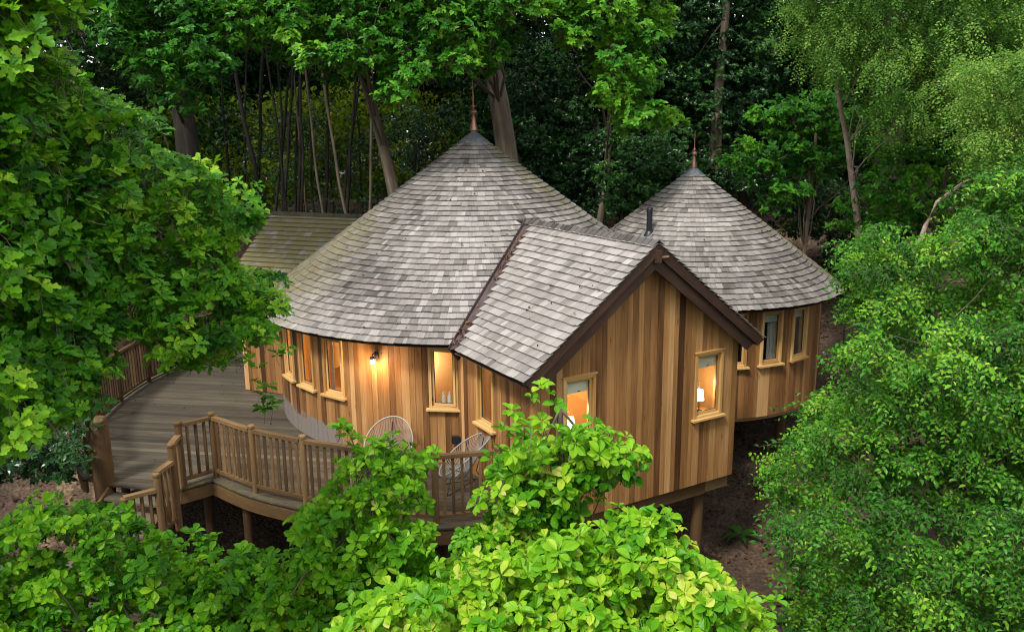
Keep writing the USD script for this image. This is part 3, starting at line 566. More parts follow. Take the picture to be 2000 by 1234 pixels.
def sphere_light(path, p, r, inten, col):
    l = UsdLux.SphereLight.Define(stage, path); l.CreateRadiusAttr(r); l.CreateIntensityAttr(inten); l.CreateColorAttr(Gf.Vec3f(*col)); l.CreateNormalizeAttr(True)
    return l, p
def lamp_light(parent, p, r, inten, col=(1, .62, .30)):
    l, _ = sphere_light(parent + '/light', p, r, inten, col); l.AddTranslateOp().Set(Gf.Vec3d(*map(float, np.asarray(p) - ORIG.get(parent, np.zeros(3)))))
LAMP = 1.0
lamp_light(sc, pol(C1, R1 + .19, -112.3, 1.80), .03, 8 * LAMP)
def table_lamp(px, py, s, label):
    P = onplane(px, py, N * s, N); base = P * [1, 1, 0] + Z * (P[2] - .33)
    tb = thing('bedside_table', label[1], 'bedside table', (base[0], base[1], 0))
    put(tb, 'tabletop', obox(base - Z * .02, T, N, Z, .24, .13, .018), M['frame'])
    for a in (-1, 1):
        for b in (-1, 1): put(tb, 'leg', bar(base + T * a * .2 + N * b * .1 - Z * base[2] , base + T * a * .2 + N * b * .1 - Z * .04, .035, .035, (0, 1, 0)), M['frame'])
    lp = thing('table_lamp', label[0], 'table lamp', base)
    put(lp, 'base', lathe(base, [(0, .001), (.06, .001), (.06, .012), (.012, .02), (.009, .03), (.009, .22), (0, .22)], 16), M['black'])
    put(lp, 'lamp_shade', lathe(base, [(.085, .2), (.062, .38), (.06, .38), (.083, .2)], 24), M['shade'])
    lamp_light(lp, base + Z * .46, .05, 2.2 * LAMP)
table_lamp(1113, 820, SF - .30, ('lit table lamp with white shade behind the left gable window', 'small wooden bedside table under the lamp of the left gable window'))
table_lamp(1366, 766, SF - .30, ('lit table lamp with white shade behind the right gable window', 'small wooden bedside table under the lamp of the right gable window'))
put(house, 'partition_wall', obox(np.array([-.75, 15.95, 1.2]), np.array([1., 0, 0]), np.array([0, 1., 0]), Z, 1.35, .04, 1.19)[:2], M['plaster'])
# inside the round room
ul = thing('pendant_lamp', 'warm pendant lamp hanging inside the round living room', 'pendant lamp', C1 + Z * 2.0)
put(ul, 'shade', lathe(C1 + Z * 2.0, [(.2, -.1), (.12, .1), (.11, .1), (.19, -.1)], 24), M['shade']); put(ul, 'flex', tube([C1 + Z * 2.1, C1 + Z * 2.4], .005, 5), M['black'])
lamp_light(ul, C1 + Z * 1.75, .08, 100 * LAMP)
P = np.array([-1.80, 15.84, 1.32]); wl = thing('wall_light', 'small warm wall light glowing inside the window above the bottles', 'wall light', P)
put(wl, 'shade', lathe(P, [(.05, -.06), (.035, .06), (.03, .06), (.045, -.06)], 16), M['shade']); put(wl, 'bracket', bar(P + [0, .06, -.02], P + [0, 0, -.02], .02, .02, (0, 0, 1)), M['black'])
lamp_light(wl, P + [0, -.12, .0], .04, 6 * LAMP)
P = np.array([-2.35, 16.3, 0]); fl_ = thing('floor_lamp', 'slim floor lamp with warm shade inside the round room left of the wall lamp', 'floor lamp', P)
put(fl_, 'stand', lathe(P, [(0, 0), (.13, 0), (.13, .02), (.012, .03), (.012, 1.45), (0, 1.45)], 16), M['black']); put(fl_, 'lamp_shade', lathe(P, [(.17, 1.35), (.12, 1.62), (.115, 1.62), (.165, 1.35)], 24), M['shade'])
lamp_light(fl_, P + Z * 1.78, .06, 18 * LAMP)
P = pol(C1, 2.7, -128, 0); tbl = thing('dining_table', 'round wooden table inside the lit window left of the wall lamp', 'table', P)
put(tbl, 'tabletop', lathe(P, [(0, .72), (.5, .72), (.5, .75), (0, .75)], 32), M['frame']); put(tbl, 'pedestal', lathe(P, [(.22, .0), (.2, .03), (.05, .06), (.05, .72)], 16), M['frame'])
P = np.array([-2.75, 18.6, 0]); cb = thing('cupboard', 'tall dark cupboard standing inside the round living room', 'cupboard', P)
put(cb, 'carcass', obox(P + Z * .95, np.array([1., 0, 0]), np.array([0, 1., 0]), Z, .45, .25, .95)[:2], M['dusty'])
for k in (-1, 1): put(cb, 'door', obox(P + np.array([k * .222, -.262, .95]), np.array([1., 0, 0]), np.array([0, 1., 0]), Z, .215, .01, .93)[:2], M['dusty'])
for k, (px, py) in enumerate([(864, 778), (874, 778)]):
    P = pol(C1, R1 - .2, -96.4 + k * 1.5, W0 - .005); bt = thing('bottle', ['frosted glass bottle on the window sill, nearer the wall lamp', 'frosted glass bottle on the window sill, farther from the wall lamp'][k], 'bottle', P)
    put(bt, 'body', lathe(P, [(0, 0), (.036, 0), (.038, .02), (.038, .15), (.03, .175), (.014, .19), (.013, .22), (0, .22)], 16), M['bottle'], smooth=40)
    put(bt, 'stopper', lathe(P, [(0, .221), (.012, .221), (.008, .245), (0, .25)], 10), M['white'])
for k, a in enumerate((-97.6, -93.6)):
    P = pol(C1, R1 - .2, a, W0 - .005); gl = thing('candle_glass', ['small white candle glass left of the bottles on the window sill', 'small white candle glass right of the bottles on the window sill'][k], 'candle glass', P)
    put(gl, 'glass', lathe(P, [(0, 0), (.03, 0), (.034, .07), (.03, .07), (.027, .05), (0, .05)], 14), M['bottle'], smooth=40)
sill = [obox(pol(C1, R1 - .2, -95.7, W0 - .02), np.array([-math.sin(math.radians(-95.7)), math.cos(math.radians(-95.7)), 0]), np.array([math.cos(math.radians(-95.7)), math.sin(math.radians(-95.7)), 0]), Z, .3, .09, .012, .6, 0)]
put(house, 'inner_sill', sill[0], M['frame'])
# ---------------------------------------------------------------- deck, railing, stair, chairs
from shapely.geometry import Polygon, Point, box as sbox
from shapely import affinity
from shapely.ops import unary_union
def spline(P, n=6):
    P = np.array(P, float); out = []
    Q = np.vstack([2 * P[0] - P[1], P, 2 * P[-1] - P[-2]])
    for i in range(1, len(Q) - 2):
        for k in range(n):
            t = k / n; out.append(.5 * ((2 * Q[i]) + (-Q[i - 1] + Q[i + 1]) * t + (2 * Q[i - 1] - 5 * Q[i] + 4 * Q[i + 1] - Q[i + 2]) * t * t + (-Q[i - 1] + 3 * Q[i] - 3 * Q[i + 1] + Q[i + 2]) * t ** 3))
    return np.array(out + [P[-1]])
EZP = 1.15
front_posts = np.array([atz(972, 872, EZP), atz(848, 882, EZP), atz(720, 871, EZP), atz(590, 851, EZP), atz(490, 831, EZP), atz(412, 806, EZP)])[:, :2]
PK = front_posts[-1]; PA = atz(346, 822, EZP)[:2]
big = np.array([-6.86, 13.22])
far_posts = np.array([(-7.28, 13.62), (-7.95, 14.75), (-8.33, 16.1), (-8.5, 17.5), (-8.48, 18.9), (-8.22, 20.2), (-7.75, 21.5), (-7.05, 22.6), (-6.2, 23.4)])
fe = spline(np.vstack([[.29, 11.7], front_posts[0] + [.0, -.13], front_posts[1] + [-.02, -.14], front_posts[2] + [-.03, -.15], front_posts[3] + [-.07, -.14], front_posts[4] + [-.09, -.12], PK + [-.02, -.14]]))
be = spline(np.vstack([[-7.2, 13.33], far_posts[0] + [-.1, -.1], *(far_posts[1:] + [-.13, -.02])]))
outline = np.vstack([fe, [PA + [-.03, -.12]], [big + [.1, -.12]], be, [[-4.6, 23.0], [-1, 18], [2, 15]]])
foot = unary_union([Point(C1[0], C1[1]).buffer(R1 - .01, 48), Polygon([tsn(TL, -9.8, 0)[:2], tsn(TR, -9.8, 0)[:2], tsn(TR, -16, 0)[:2], tsn(TL, -16, 0)[:2]]),
                    Polygon([(EP + DP * .29 + SP_ * 1.8)[:2], (EP + DP * 4 + SP_ * 1.8)[:2], (EP + DP * 4 - SP_ * 1.8)[:2], (EP + DP * .29 - SP_ * 1.8)[:2]])])
dpoly = Polygon(outline).buffer(0).difference(foot)
deck = thing('timber_deck', 'curved weathered timber deck round the left of the house', 'deck', (-6.0, 16.0, 0))
ang = -9.5; dd = np.array([math.cos(math.radians(ang)), math.sin(math.radians(ang))]); dn = np.array([-dd[1], dd[0]])
BW = .145; o0 = np.array([-6.0, 16.0])
def prism(poly, z0, z1):
    me = trimesh.creation.extrude_polygon(poly, z1 - z0, engine='earcut'); v = np.array(me.vertices) + [0, 0, z0]
    return v, np.array(me.faces)
nb = 0
for k in range(-45, 60):
    strip = affinity.translate(affinity.rotate(sbox(-14, -BW / 2 + .0035, 14, BW / 2 - .0035), ang, origin=(0, 0)), *(o0 + dn * k * BW))
    part_ = strip.intersection(dpoly)
    for g in getattr(part_, 'geoms', [part_]):
        if g.area < .01 or g.geom_type != 'Polygon': continue
        v, f = prism(g.simplify(.004), -.032, rng.uniform(-.001, .0015)); gr_ = np.stack([(v[:, :2] - o0) @ dn, (v[:, :2] - o0) @ dd, np.full(len(v), rng.random() * 30)], 1)
        edge = np.clip(1 - np.abs(np.array([dpoly.exterior.distance(Point(p)) for p in v[:, :2]])) * 2, 0, 1)
        put(deck, 'deck_board', (v, f, np.full(len(v), np.clip(rng.normal(.45, .13), 0, 1)), gr_), M['deck'], moss=np.full(len(v), .28)); nb += 1
def ribbon(path, w0, w1, z0, z1, side):
    """a bent board that follows a plan curve; w0..w1 offsets to its left"""
    p = np.asarray(path, float); t = unit(np.gradient(p, axis=0)); n = np.stack([-t[:, 1], t[:, 0]], 1) * side
    rows_ = [np.column_stack([p + n * w, np.full(len(p), z)]) for w, z in ((w0, z0), (w1, z0), (w1, z1), (w0, z1))]
    v = np.vstack(rows_); m_ = len(p); f = [[a * m_ + i, a * m_ + i + 1, b * m_ + i + 1, b * m_ + i] for a, b in ((0, 1), (1, 2), (2, 3), (3, 0)) for i in range(m_ - 1)] + [[0, m_, 2 * m_, 3 * m_], [4 * m_ - 1, 3 * m_ - 1, 2 * m_ - 1, m_ - 1]]
    f = np.array(f); f = np.vstack([f, f[:, ::-1]]) if False else f
    s = np.concatenate([[0], np.cumsum(np.linalg.norm(np.diff(p, axis=0), axis=1))]); g = np.column_stack([np.repeat([0, w1 - w0, w1 - w0 + z1 - z0, z1 - z0], m_), np.tile(s, 4), np.full(len(v), 3.3)])
    return v, f, np.full(len(v), .5), g
kaline = np.array([PK + [-.02, -.14], (PK + PA) / 2 + [-.02, -.13], PA + [-.03, -.12]])
for nm, pth, sd_ in (('front', fe, -1), ('corner', kaline, -1), ('back', be, -1)):
    r_ = ribbon(pth, -.012, .03, -.235, -.034, 1 if nm != 'x' else -1); put(deck, 'fascia', r_, M['rail'], moss=np.full(len(r_[0]), .3))
    r_ = ribbon(pth, -.03, .095, .003, .03, -1 if nm != 'x' else 1); put(deck, 'edge_board', r_, M['deck'], moss=np.full(len(r_[0]), .5))
for p in ((-4.4, 12.9), (-2.4, 12.1), (-1.0, 11.9), (-5.3, 13.6), (-7.0, 14.2), (-8.1, 16.4), (-8.2, 19.0), (-6.3, 16.8)):
    g_ = float(ground(*p)); put(deck, 'stilt', tube([[*p, g_ - .2], [*p, -.2]], .075, 10, .2), M['rail'], moss=np.zeros(22), smooth=40)
for a, b in (((-5.0, 13.5), (-1.2, 12.3)), ((-6.6, 13.5), (-8.2, 18.0)), ((-5.4, 13.4), (-5.0, 16.8)), ((-3.2, 12.6), (-3.4, 14.2))):
    put(deck, 'joist', bar([*a, -.15], [*b, -.15], .05, .2, tone=.25), M['rail'], moss=np.zeros(8))

rl = thing('deck_railing', 'brown timber railing with round topped posts along the deck edge', 'railing', (*PK, 0))
def post(p, z0, z1, r=.052, tone=None):
    c = np.array([*p, 0.]); v, f = lathe(c, [(0, z0), (r, z0), (r, z1 - .085), (r * .93, z1 - .075), (r * .93, z1 - .065), (r * 1.1, z1 - .06), (r * 1.12, z1 - .02), (r * 1.0, z1 - .004), (.0, z1)], 14)
    g = v - c; g = g[:, [0, 2, 1]]; tn = rng.uniform(.35, .75) if tone is None else tone
    put(rl, 'post', (v, f, np.full(len(v), tn), g), M['rail'], moss=np.clip((v[:, 2] - (z1 - .12)) * 6, 0, .55), smooth=30)
def rail_run(a, b, za, zb, bal=.125, dk=0.0):
    a, b = np.array(a, float), np.array(b, float); L_ = np.linalg.norm(b - a); d = (b - a) / L_
    A_, B_ = np.array([*(a + d * .045), za]), np.array([*(b - d * .045), zb])
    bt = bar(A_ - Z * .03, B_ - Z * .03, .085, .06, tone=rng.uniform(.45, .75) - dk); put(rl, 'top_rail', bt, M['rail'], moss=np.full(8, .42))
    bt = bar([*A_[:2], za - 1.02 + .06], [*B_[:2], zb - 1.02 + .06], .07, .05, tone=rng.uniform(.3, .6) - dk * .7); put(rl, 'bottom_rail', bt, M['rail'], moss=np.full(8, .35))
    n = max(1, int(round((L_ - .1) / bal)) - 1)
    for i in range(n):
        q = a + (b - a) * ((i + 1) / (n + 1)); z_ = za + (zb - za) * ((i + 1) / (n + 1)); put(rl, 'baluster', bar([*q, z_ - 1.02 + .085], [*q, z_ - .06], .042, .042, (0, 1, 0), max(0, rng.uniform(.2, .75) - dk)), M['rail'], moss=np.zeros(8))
wallend = np.array([.2, 11.86])
pts = [wallend] + list(front_posts) + [PA]
for i, p in enumerate(pts):
    if i and i < len(pts) - 1: post(p, -.06, 1.17)
post(PA, -.25, 1.15, .058, .3)
for a, b in zip(pts[:-1], pts[1:]): rail_run(a, b, 1.10, 1.10)
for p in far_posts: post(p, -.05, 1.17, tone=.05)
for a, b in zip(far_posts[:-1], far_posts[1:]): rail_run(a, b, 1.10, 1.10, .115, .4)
v, f = lathe(np.array([*big, 0.]), [(0, -.3), (.165, -.3), (.17, .3), (.162, 1.08), (.15, 1.12), (.1, 1.14), (0, 1.145)], 20); g = (v - [*big, 0])[:, [0, 2, 1]]
put(rl, 'gate_post', (v, f, np.full(len(v), .22), g), M['rail'], label='thick round log post at the head of the stair', moss=np.clip((v[:, 2] - 1.0) * 6, 0, .6), smooth=30)
# stepped rail of the stair
st_pts = [np.array([-5.40, 12.56]), np.array([-5.47, 12.10]), np.array([-5.86, 11.80]), np.array([-6.4, 11.6])]; st_z = [.93, .63, .36, .15]
post(st_pts[0], -.55, st_z[0], .058, .5); post(st_pts[1], -.8, st_z[1], .055, .65); post(st_pts[2], -1.1, st_z[2], .055, .6); post(st_pts[3], -1.4, st_z[3], .055, .5)
def short_run(a, b, z, drop=.9, n=3):
    put(rl, 'top_rail', bar([*a, z], [*b, z], .10, .06, tone=.7), M['rail'], moss=np.full(8, .45)); put(rl, 'bottom_rail', bar([*a, z - drop], [*b, z - drop], .06, .05, tone=.4), M['rail'], moss=np.full(8, .2))
    for i in range(n):
        q = a + (b - a) * (i + 1) / (n + 1); put(rl, 'baluster', bar([*q, z - drop + .02], [*q, z - .03], .042, .042, (0, 1, 0), rng.uniform(.3, .7)), M['rail'], moss=np.zeros(8))
short_run(PA, st_pts[0], .90, .85, 2); short_run(st_pts[0], st_pts[1], .62, .95, 3); short_run(st_pts[1], st_pts[2], .35, .95, 3); short_run(st_pts[2], st_pts[3], .12, .95, 3)
sta = thing('timber_stair', 'short timber stair dropping from the deck opening to the ground', 'stair', (-6.2, 12.3, -1.2))
for k in range(9):
    c = np.array([-6.12 - .09 * k, 12.86 - .23 * k, -.17 * (k + 1)]); dx = unit([.96, -.28 + .0 * k, 0]); dy = np.array([-dx[1], dx[0], 0])
    bx_ = obox(c, dx, dy, Z, .6, .14, .02, .75, 0); put(sta, 'tread', bx_, M['deck'], moss=np.full(8, .3))
for sgn in (-1, 1):
    dx = unit([.96, -.28, 0]); a = np.array([-6.1, 12.95, -.12]) + dx * sgn * .62; b = np.array([-6.12 - .09 * 8, 12.86 - .23 * 8, -.17 * 9 - .05]) + dx * sgn * .62
    put(sta, 'stringer', bar(a, b, .05, .24, tone=.4), M['rail'], moss=np.full(8, .2))

def acapulco(base, yaw, label):
    ch = thing('wire_chair', label, 'chair', (*base, 0)); c, s = math.cos(yaw), math.sin(yaw)
    tr = lambda q: np.column_stack([base[0] + q[:, 0] * c - q[:, 1] * s, base[1] + q[:, 0] * s + q[:, 1] * c, q[:, 2]])
    th = np.linspace(0, 2 * np.pi, 61); u = np.cos(th); w = .40 * np.sin(th) * (1 - .16 * u)      # u=1 the top of the back
    ring = np.column_stack([-.02 - .42 * u, w, .60 + .31 * u + .05 * np.sin(th) ** 2]); ring[:, 0] -= 0
    put(ch, 'ring_frame', tube(tr(ring), .0125, 8), M['cord'], smooth=True)
    inner = np.column_stack([.03 - .085 * u, .10 * np.sin(th), .245 + .025 * u]); put(ch, 'inner_ring', tube(tr(inner), .008, 6), M['cord'], smooth=True)
    cords = []
    for k in range(72):
        a = 2 * np.pi * (k + .5) / 72; uu = math.cos(a)
        o = np.array([-.02 - .42 * uu, .40 * math.sin(a) * (1 - .16 * uu), .60 + .31 * uu + .05 * math.sin(a) ** 2]); i_ = np.array([.03 - .085 * uu, .10 * math.sin(a), .245 + .025 * uu])
        mid = (o + i_) / 2 + np.array([.02 * uu - .0, 0, -.035]); cords.append(tube(tr(np.array([o, mid, i_])), .0042, 4))
    put(ch, 'cords', join(cords)[:2], M['cord'])
    for q in ([[.30, -.24, 0], [.22, -.17, .30], [.03, -.10, .245]], [[.30, .24, 0], [.22, .17, .30], [.03, .10, .245]], [[-.36, 0, 0], [-.2, 0, .3], [-.33, 0, .86]], [[.30, -.24, 0], [-.2, 0, .16]], [[.30, .24, 0], [-.2, 0, .16]]):
        put(ch, 'leg', tube(tr(np.array(q, float)), .008, 6), M['black'], smooth=True)
acapulco((-2.08, 13.33), math.radians(-95), 'grey cord wire chair with its oval back against the cedar wall, left one')
acapulco((-.80, 12.80), math.radians(188), 'grey cord wire chair seen from its side beside the black socket, right one')
# ---------------------------------------------------------------- trees and plants
def tpl(stations, fold=.12, curl=.18, wav=0.0):
    """A leaf of length 1: (place along the midrib, half width); folded along the midrib, bent down towards the tip."""
    V, Fc = [], []; idx = []
    for k, (x, w) in enumerate(stations):
        zc = -curl * x * x
        if w == 0: idx.append((len(V),) * 3); V.append([x, 0, zc])
        else:
            idx.append((len(V), len(V) + 1, len(V) + 2)); V += [[x + .03 * (w > .2), w, zc + fold * w * 1.6 + wav * (k % 2)], [x, 0, zc], [x + .03 * (w > .2), -w, zc + fold * w * 1.6 - wav * (k % 2)]]
    for a, b in zip(idx[:-1], idx[1:]):
        for q in ((a[1], b[1], b[0], a[0]), (a[2], b[2], b[1], a[1])):
            q = list(dict.fromkeys(q))
            if len(q) == 4: Fc += [[q[0], q[1], q[2]], [q[0], q[2], q[3]]]
            elif len(q) == 3: Fc.append(q)
    return np.array(V), np.array(Fc)
LEAF = dict(magnolia=tpl([(0, 0), (.14, .03), (.38, .19), (.62, .28), (.82, .215), (1, 0)], .35, .22, .02),
            oak=tpl([(0, 0), (.16, .08), (.25, .06), (.40, .21), (.50, .12), (.68, .30), (.80, .17), (.92, .15), (1, 0)], .18, .2, .02),
            horn=tpl([(0, 0), (.3, .27), (.65, .25), (1, 0)], .3, .2), small=tpl([(0, 0), (.45, .30), (1, 0)], .3, .12), far=tpl([(0, 0), (.5, .36), (1, 0)], .25, .1))
def jit(a, s): return unit(a + rng.normal(0, s, a.shape))
def make_leaves(pos, ax, nm, L, tone, kind, wid=1.0):
    V, Fc = LEAF[kind]; n = len(pos); ax = unit(ax); b = unit(np.cross(nm, ax)); nn = np.cross(ax, b)
    P = V[None] * [1, wid, 1] * L[:, None, None]
    v = pos[:, None] + P[..., :1] * ax[:, None] + P[..., 1:2] * b[:, None] + P[..., 2:] * nn[:, None]
    return v, Fc, tone
def rosettes(c, axis, k, L, kind, tone, elev=(.05, .7), back=.25):
    """k leaves spread round every centre c about its axis."""
    n = len(c); axis = unit(axis); h = unit(np.cross(axis, np.where(np.abs(axis[:, 2:]) < .9, [0, 0, 1.0], [1.0, 0, 0]))); g = np.cross(axis, h)
    a = (np.arange(k)[None] * 2.4 + rng.random((n, 1)) * 6.3 + rng.normal(0, .25, (n, k))); e = rng.uniform(*elev, (n, k))
    d = np.cos(e)[..., None] * (np.cos(a)[..., None] * h[:, None] + np.sin(a)[..., None] * g[:, None]) + np.sin(e)[..., None] * axis[:, None]
    pos = c[:, None] + d * .02 - axis[:, None] * (rng.random((n, k, 1)) * back * L)
    Ls = L * rng.uniform(.62, 1.12, (n, k)); nm = unit(axis[:, None] + np.array([0, -.12, .75]) + rng.normal(0, .22, (n, k, 3)))
    t = np.clip(tone[:, None] + rng.normal(0, .11, (n, k)), 0, 1)
    return make_leaves(pos.reshape(-1, 3), d.reshape(-1, 3), nm.reshape(-1, 3), Ls.ravel(), t.ravel(), kind)
def sprays(c, dirn, nm, k, step, L, kind, tone, droop=.5, twig=True):
    """flat sprays: a twig from c along dirn with k leaves set alternately at its sides"""
    n = len(c); dirn = unit(dirn); nm = unit(nm); side = unit(np.cross(nm, dirn)); s = (np.arange(k) + .5) * step
    sag = (s / (k * step)) ** 2 * droop * k * step * .5
    base = c[:, None] + dirn[:, None] * s[None, :, None] - np.array([0, 0, 1.0]) * sag[None, :, None]
    sg = np.where(np.arange(k) % 2, 1, -1)[None, :, None]; cur = unit(dirn[:, None] - np.array([0, 0, 1.0]) * (2 * s / (k * step) * droop * .5)[None, :, None])
    d = unit(cur * .55 + side[:, None] * sg + rng.normal(0, .22, (n, k, 3)))
    Ls = L * rng.uniform(.6, 1.15, (n, k)); t = np.clip(tone[:, None] + rng.normal(0, .1, (n, k)), 0, 1)
    nn = unit(nm[:, None] + rng.normal(0, .33, (n, k, 3)))
    lv = make_leaves(base.reshape(-1, 3), d.reshape(-1, 3), nn.reshape(-1, 3), Ls.ravel(), t.ravel(), kind)
    ends = np.stack([c, base[:, k // 2], base[:, -1]], 1)
    return lv, ends
def twigs(paths, r0, r1, mat=None):
    """thin three-sided twigs along (n, m, 3) paths"""
    p = np.asarray(paths); n, m_, _ = p.shape; t = unit(p[:, -1] - p[:, 0]); a = unit(np.cross(t, [.3, .2, .93])); b = np.cross(t, a)
    th = np.arange(3) * 2.094; r = np.linspace(r0, r1, m_)
    v = p[:, :, None] + r[None, :, None, None] * (np.cos(th)[:, None] * a[:, None, None] + np.sin(th)[:, None] * b[:, None, None])
    q = np.array([[i * 3 + j, i * 3 + (j + 1) % 3, (i + 1) * 3 + (j + 1) % 3, (i + 1) * 3 + j] for i in range(m_ - 1) for j in range(3)])
    f = (q[None] + (np.arange(n) * m_ * 3)[:, None, None]).reshape(-1, 4)
    return v.reshape(-1, 3), f
def inpoly(poly, n_grid, jitter=.5):
    pg = Polygon(poly); x0, y0, x1, y1 = pg.bounds; import shapely
    gx_, gy_ = np.meshgrid(np.arange(x0, x1, n_grid), np.arange(y0, y1, n_grid)); p = np.column_stack([gx_.ravel(), gy_.ravel()]) + rng.uniform(-jitter, jitter, (gx_.size, 2)) * n_grid
    return p[shapely.contains_xy(pg, p[:, 0], p[:, 1])]
def pads(poly, depth, thick, grid, layers):
    """branch ends that fill a crown of that outline, through its whole thickness"""
    out = []
    for l in range(layers):
        p = inpoly(poly, grid); y = depth(p[:, 0], p[:, 1]) + thick * ((l + rng.random(len(p))) / layers)
        q = aty(p[:, 0], p[:, 1], y); out.append(q + rng.normal(0, .0055, q.shape) * (y[:, None] - 0) * [1, 1, .8])
    return np.vstack(out)
def around(c, r, n, flat=.6, shell=.35):
    """n points in the flattened ball about every centre"""
    d = unit(rng.normal(0, 1, (len(c), n, 3))); rad = rng.uniform(shell, 1, (len(c), n, 1)) ** .6 * rng.uniform(.55, 1.4, (len(c), 1, 1))
    off = d * rad * r * np.array([1, 1, flat]); return (c[:, None] + off).reshape(-1, 3), off.reshape(-1, 3)

def quats(R):
    """unit quaternions (w, x, y, z) of rotation matrices whose columns are the turned axes"""
    m = np.asarray(R); w = np.sqrt(np.maximum(0, 1 + m[:, 0, 0] + m[:, 1, 1] + m[:, 2, 2])) / 2; x = np.sqrt(np.maximum(0, 1 + m[:, 0, 0] - m[:, 1, 1] - m[:, 2, 2])) / 2
    y = np.sqrt(np.maximum(0, 1 - m[:, 0, 0] + m[:, 1, 1] - m[:, 2, 2])) / 2; z = np.sqrt(np.maximum(0, 1 - m[:, 0, 0] - m[:, 1, 1] + m[:, 2, 2])) / 2
    return w, np.copysign(x, m[:, 2, 1] - m[:, 1, 2]), np.copysign(y, m[:, 0, 2] - m[:, 2, 0]), np.copysign(z, m[:, 1, 0] - m[:, 0, 1])
def frames(main, ref, order):
    """rotation matrices with `main` on axis order[0] and ref, squared up, on order[1]"""
    a = unit(main); b = unit(ref - (ref * a).sum(1, keepdims=True) * a); c = np.cross(a, b); R = np.zeros((len(a), 3, 3)); i, j = order; k = 3 - i - j
    R[:, :, i], R[:, :, j] = a, b; R[:, :, k] = c if (i, j, k) in ((0, 1, 2), (1, 2, 0), (2, 0, 1)) else -c
    return R
def scatter(parent, name, meshes, mat, idx, pos, R, scale, kind='stuff', label=None, cat=None, tones=None):
    """one PointInstancer of the given small meshes"""
    path = numbered(parent or '/World', name); o = np.zeros(3)
    for k_, w_ in ORIG.items():
        if path.startswith(k_ + '/'): o = w_
    pi = UsdGeom.PointInstancer.Define(stage, path); rel = pi.CreatePrototypesRel()
    keepo = dict(ORIG); ORIG.clear()
    for n_, me in enumerate(meshes):
        q = put(path, 'sprig', me[:2], mat, tone=me[2] if len(me) > 2 else None); rel.AddTarget(q)
    ORIG.update(keepo)
    pi.CreateProtoIndicesAttr(Vt.IntArray.FromNumpy(np.asarray(idx, np.int32))); pi.CreatePositionsAttr(Vt.Vec3fArray.FromNumpy((pos - o).astype(np.float32)))
    w_, x, y, z = quats(R); pi.CreateOrientationsAttr(Vt.QuathArray([Gf.Quath(float(a), float(b), float(c), float(d)) for a, b, c, d in zip(w_, x, y, z)]))
    s_ = np.broadcast_to(np.asarray(scale, float).reshape(-1, 1), (len(pos), 3)); pi.CreateScalesAttr(Vt.Vec3fArray.FromNumpy(np.ascontiguousarray(s_, np.float32)))
    key(pi.GetPrim(), label=label, category=cat, kind=kind)
    return path
def flat_mesh(lv):
    v, Fc, t = lv; k = v.shape[1]; return v.reshape(-1, 3), (Fc[None] + (np.arange(len(v)) * k)[:, None, None]).reshape(-1, 3), np.repeat(t, k)
NP_ = 12
def grow(path, protos, ptones, mat, c, R, scale, tn, nparts, tw=None, bark=None):
    """crown of sprigs: the leaves of those that show largest as parts of their own, the other sprigs instanced"""
    crown = UsdGeom.Xform.Define(stage, numbered(path, 'crown')).GetPath().pathString
    idx = np.abs(np.asarray(tn)[:, None] + rng.normal(0, .03, (len(c), 1)) - np.asarray(ptones)[None]).argmin(1); scale = np.broadcast_to(scale, (len(c),)) * rng.uniform(.66, 1.18, len(c))
    keep = np.ones(len(c), bool)
    if nparts:
        x, y, d = proj(c); size = scale / d; ok = (x > 15) & (x < W - 15) & (y > 15) & (y < H - 15) & (d > 0); cell = (x // 40).astype(int) * 10000 + (y // 40).astype(int)
        order = np.argsort(d); seen, pick = set(), []
        for i in order[ok[order]]:
            if cell[i] not in seen: seen.add(cell[i]); pick.append(i)
        pick = np.array(pick); pick = pick[np.argsort(-size[pick])]; left_ = nparts
        for i in pick:
            v, Fc, t = protos[idx[i]]
            if left_ < len(v): break
            left_ -= len(v); keep[i] = False
            for vv, tt in zip(v, t): put(crown, 'leaf', (c[i] + scale[i] * vv @ R[i].T, Fc, np.full(len(vv), tt)), mat)
    scatter(crown, 'leaves', [flat_mesh(q) for q in protos], mat, idx[keep], c[keep], R[keep], scale[keep])
    if tw is not None: scatter(path, 'twigs', [(*q, np.full(len(q[0]), .45)) for q in tw], M['barkdark' if bark == 'birch' else bark], idx, c, R, scale)
def trunk_path(a, b, wob=.15, n=9):
    a, b = np.array(a, float), np.array(b, float); s = np.linspace(0, 1, n)[:, None]; L_ = np.linalg.norm(b - a)
    w = np.cumsum(rng.normal(0, wob * L_ / n * .5, (n, 3)), 0); w -= w * 0 + (w[-1] * s); w[0] = 0
    return a + (b - a) * s + w
def limbs(path, src, targets, r0, mat, n=10, name='limb'):
    """boughs from points of the trunk to some of the branch ends"""
    pick = targets[rng.permutation(len(targets))[:n]]; ms = []
    for q in pick:
        i = rng.integers(len(src) // 3, len(src)); a = src[i]; mid = a + (q - a) * .5 + np.array([0, 0, .12 * np.linalg.norm(q - a)]) + rng.normal(0, .06, 3) * np.linalg.norm(q - a)
        s = np.linspace(0, 1, 8)[:, None]; p = (1 - s) ** 2 * a + 2 * s * (1 - s) * mid + s * s * q
        p[1:-1] += rng.normal(0, .012, (6, 3)) * np.linalg.norm(q - a); put(path, name, tube(p, np.linspace(r0, .006, 8), 6), mat, smooth=True)
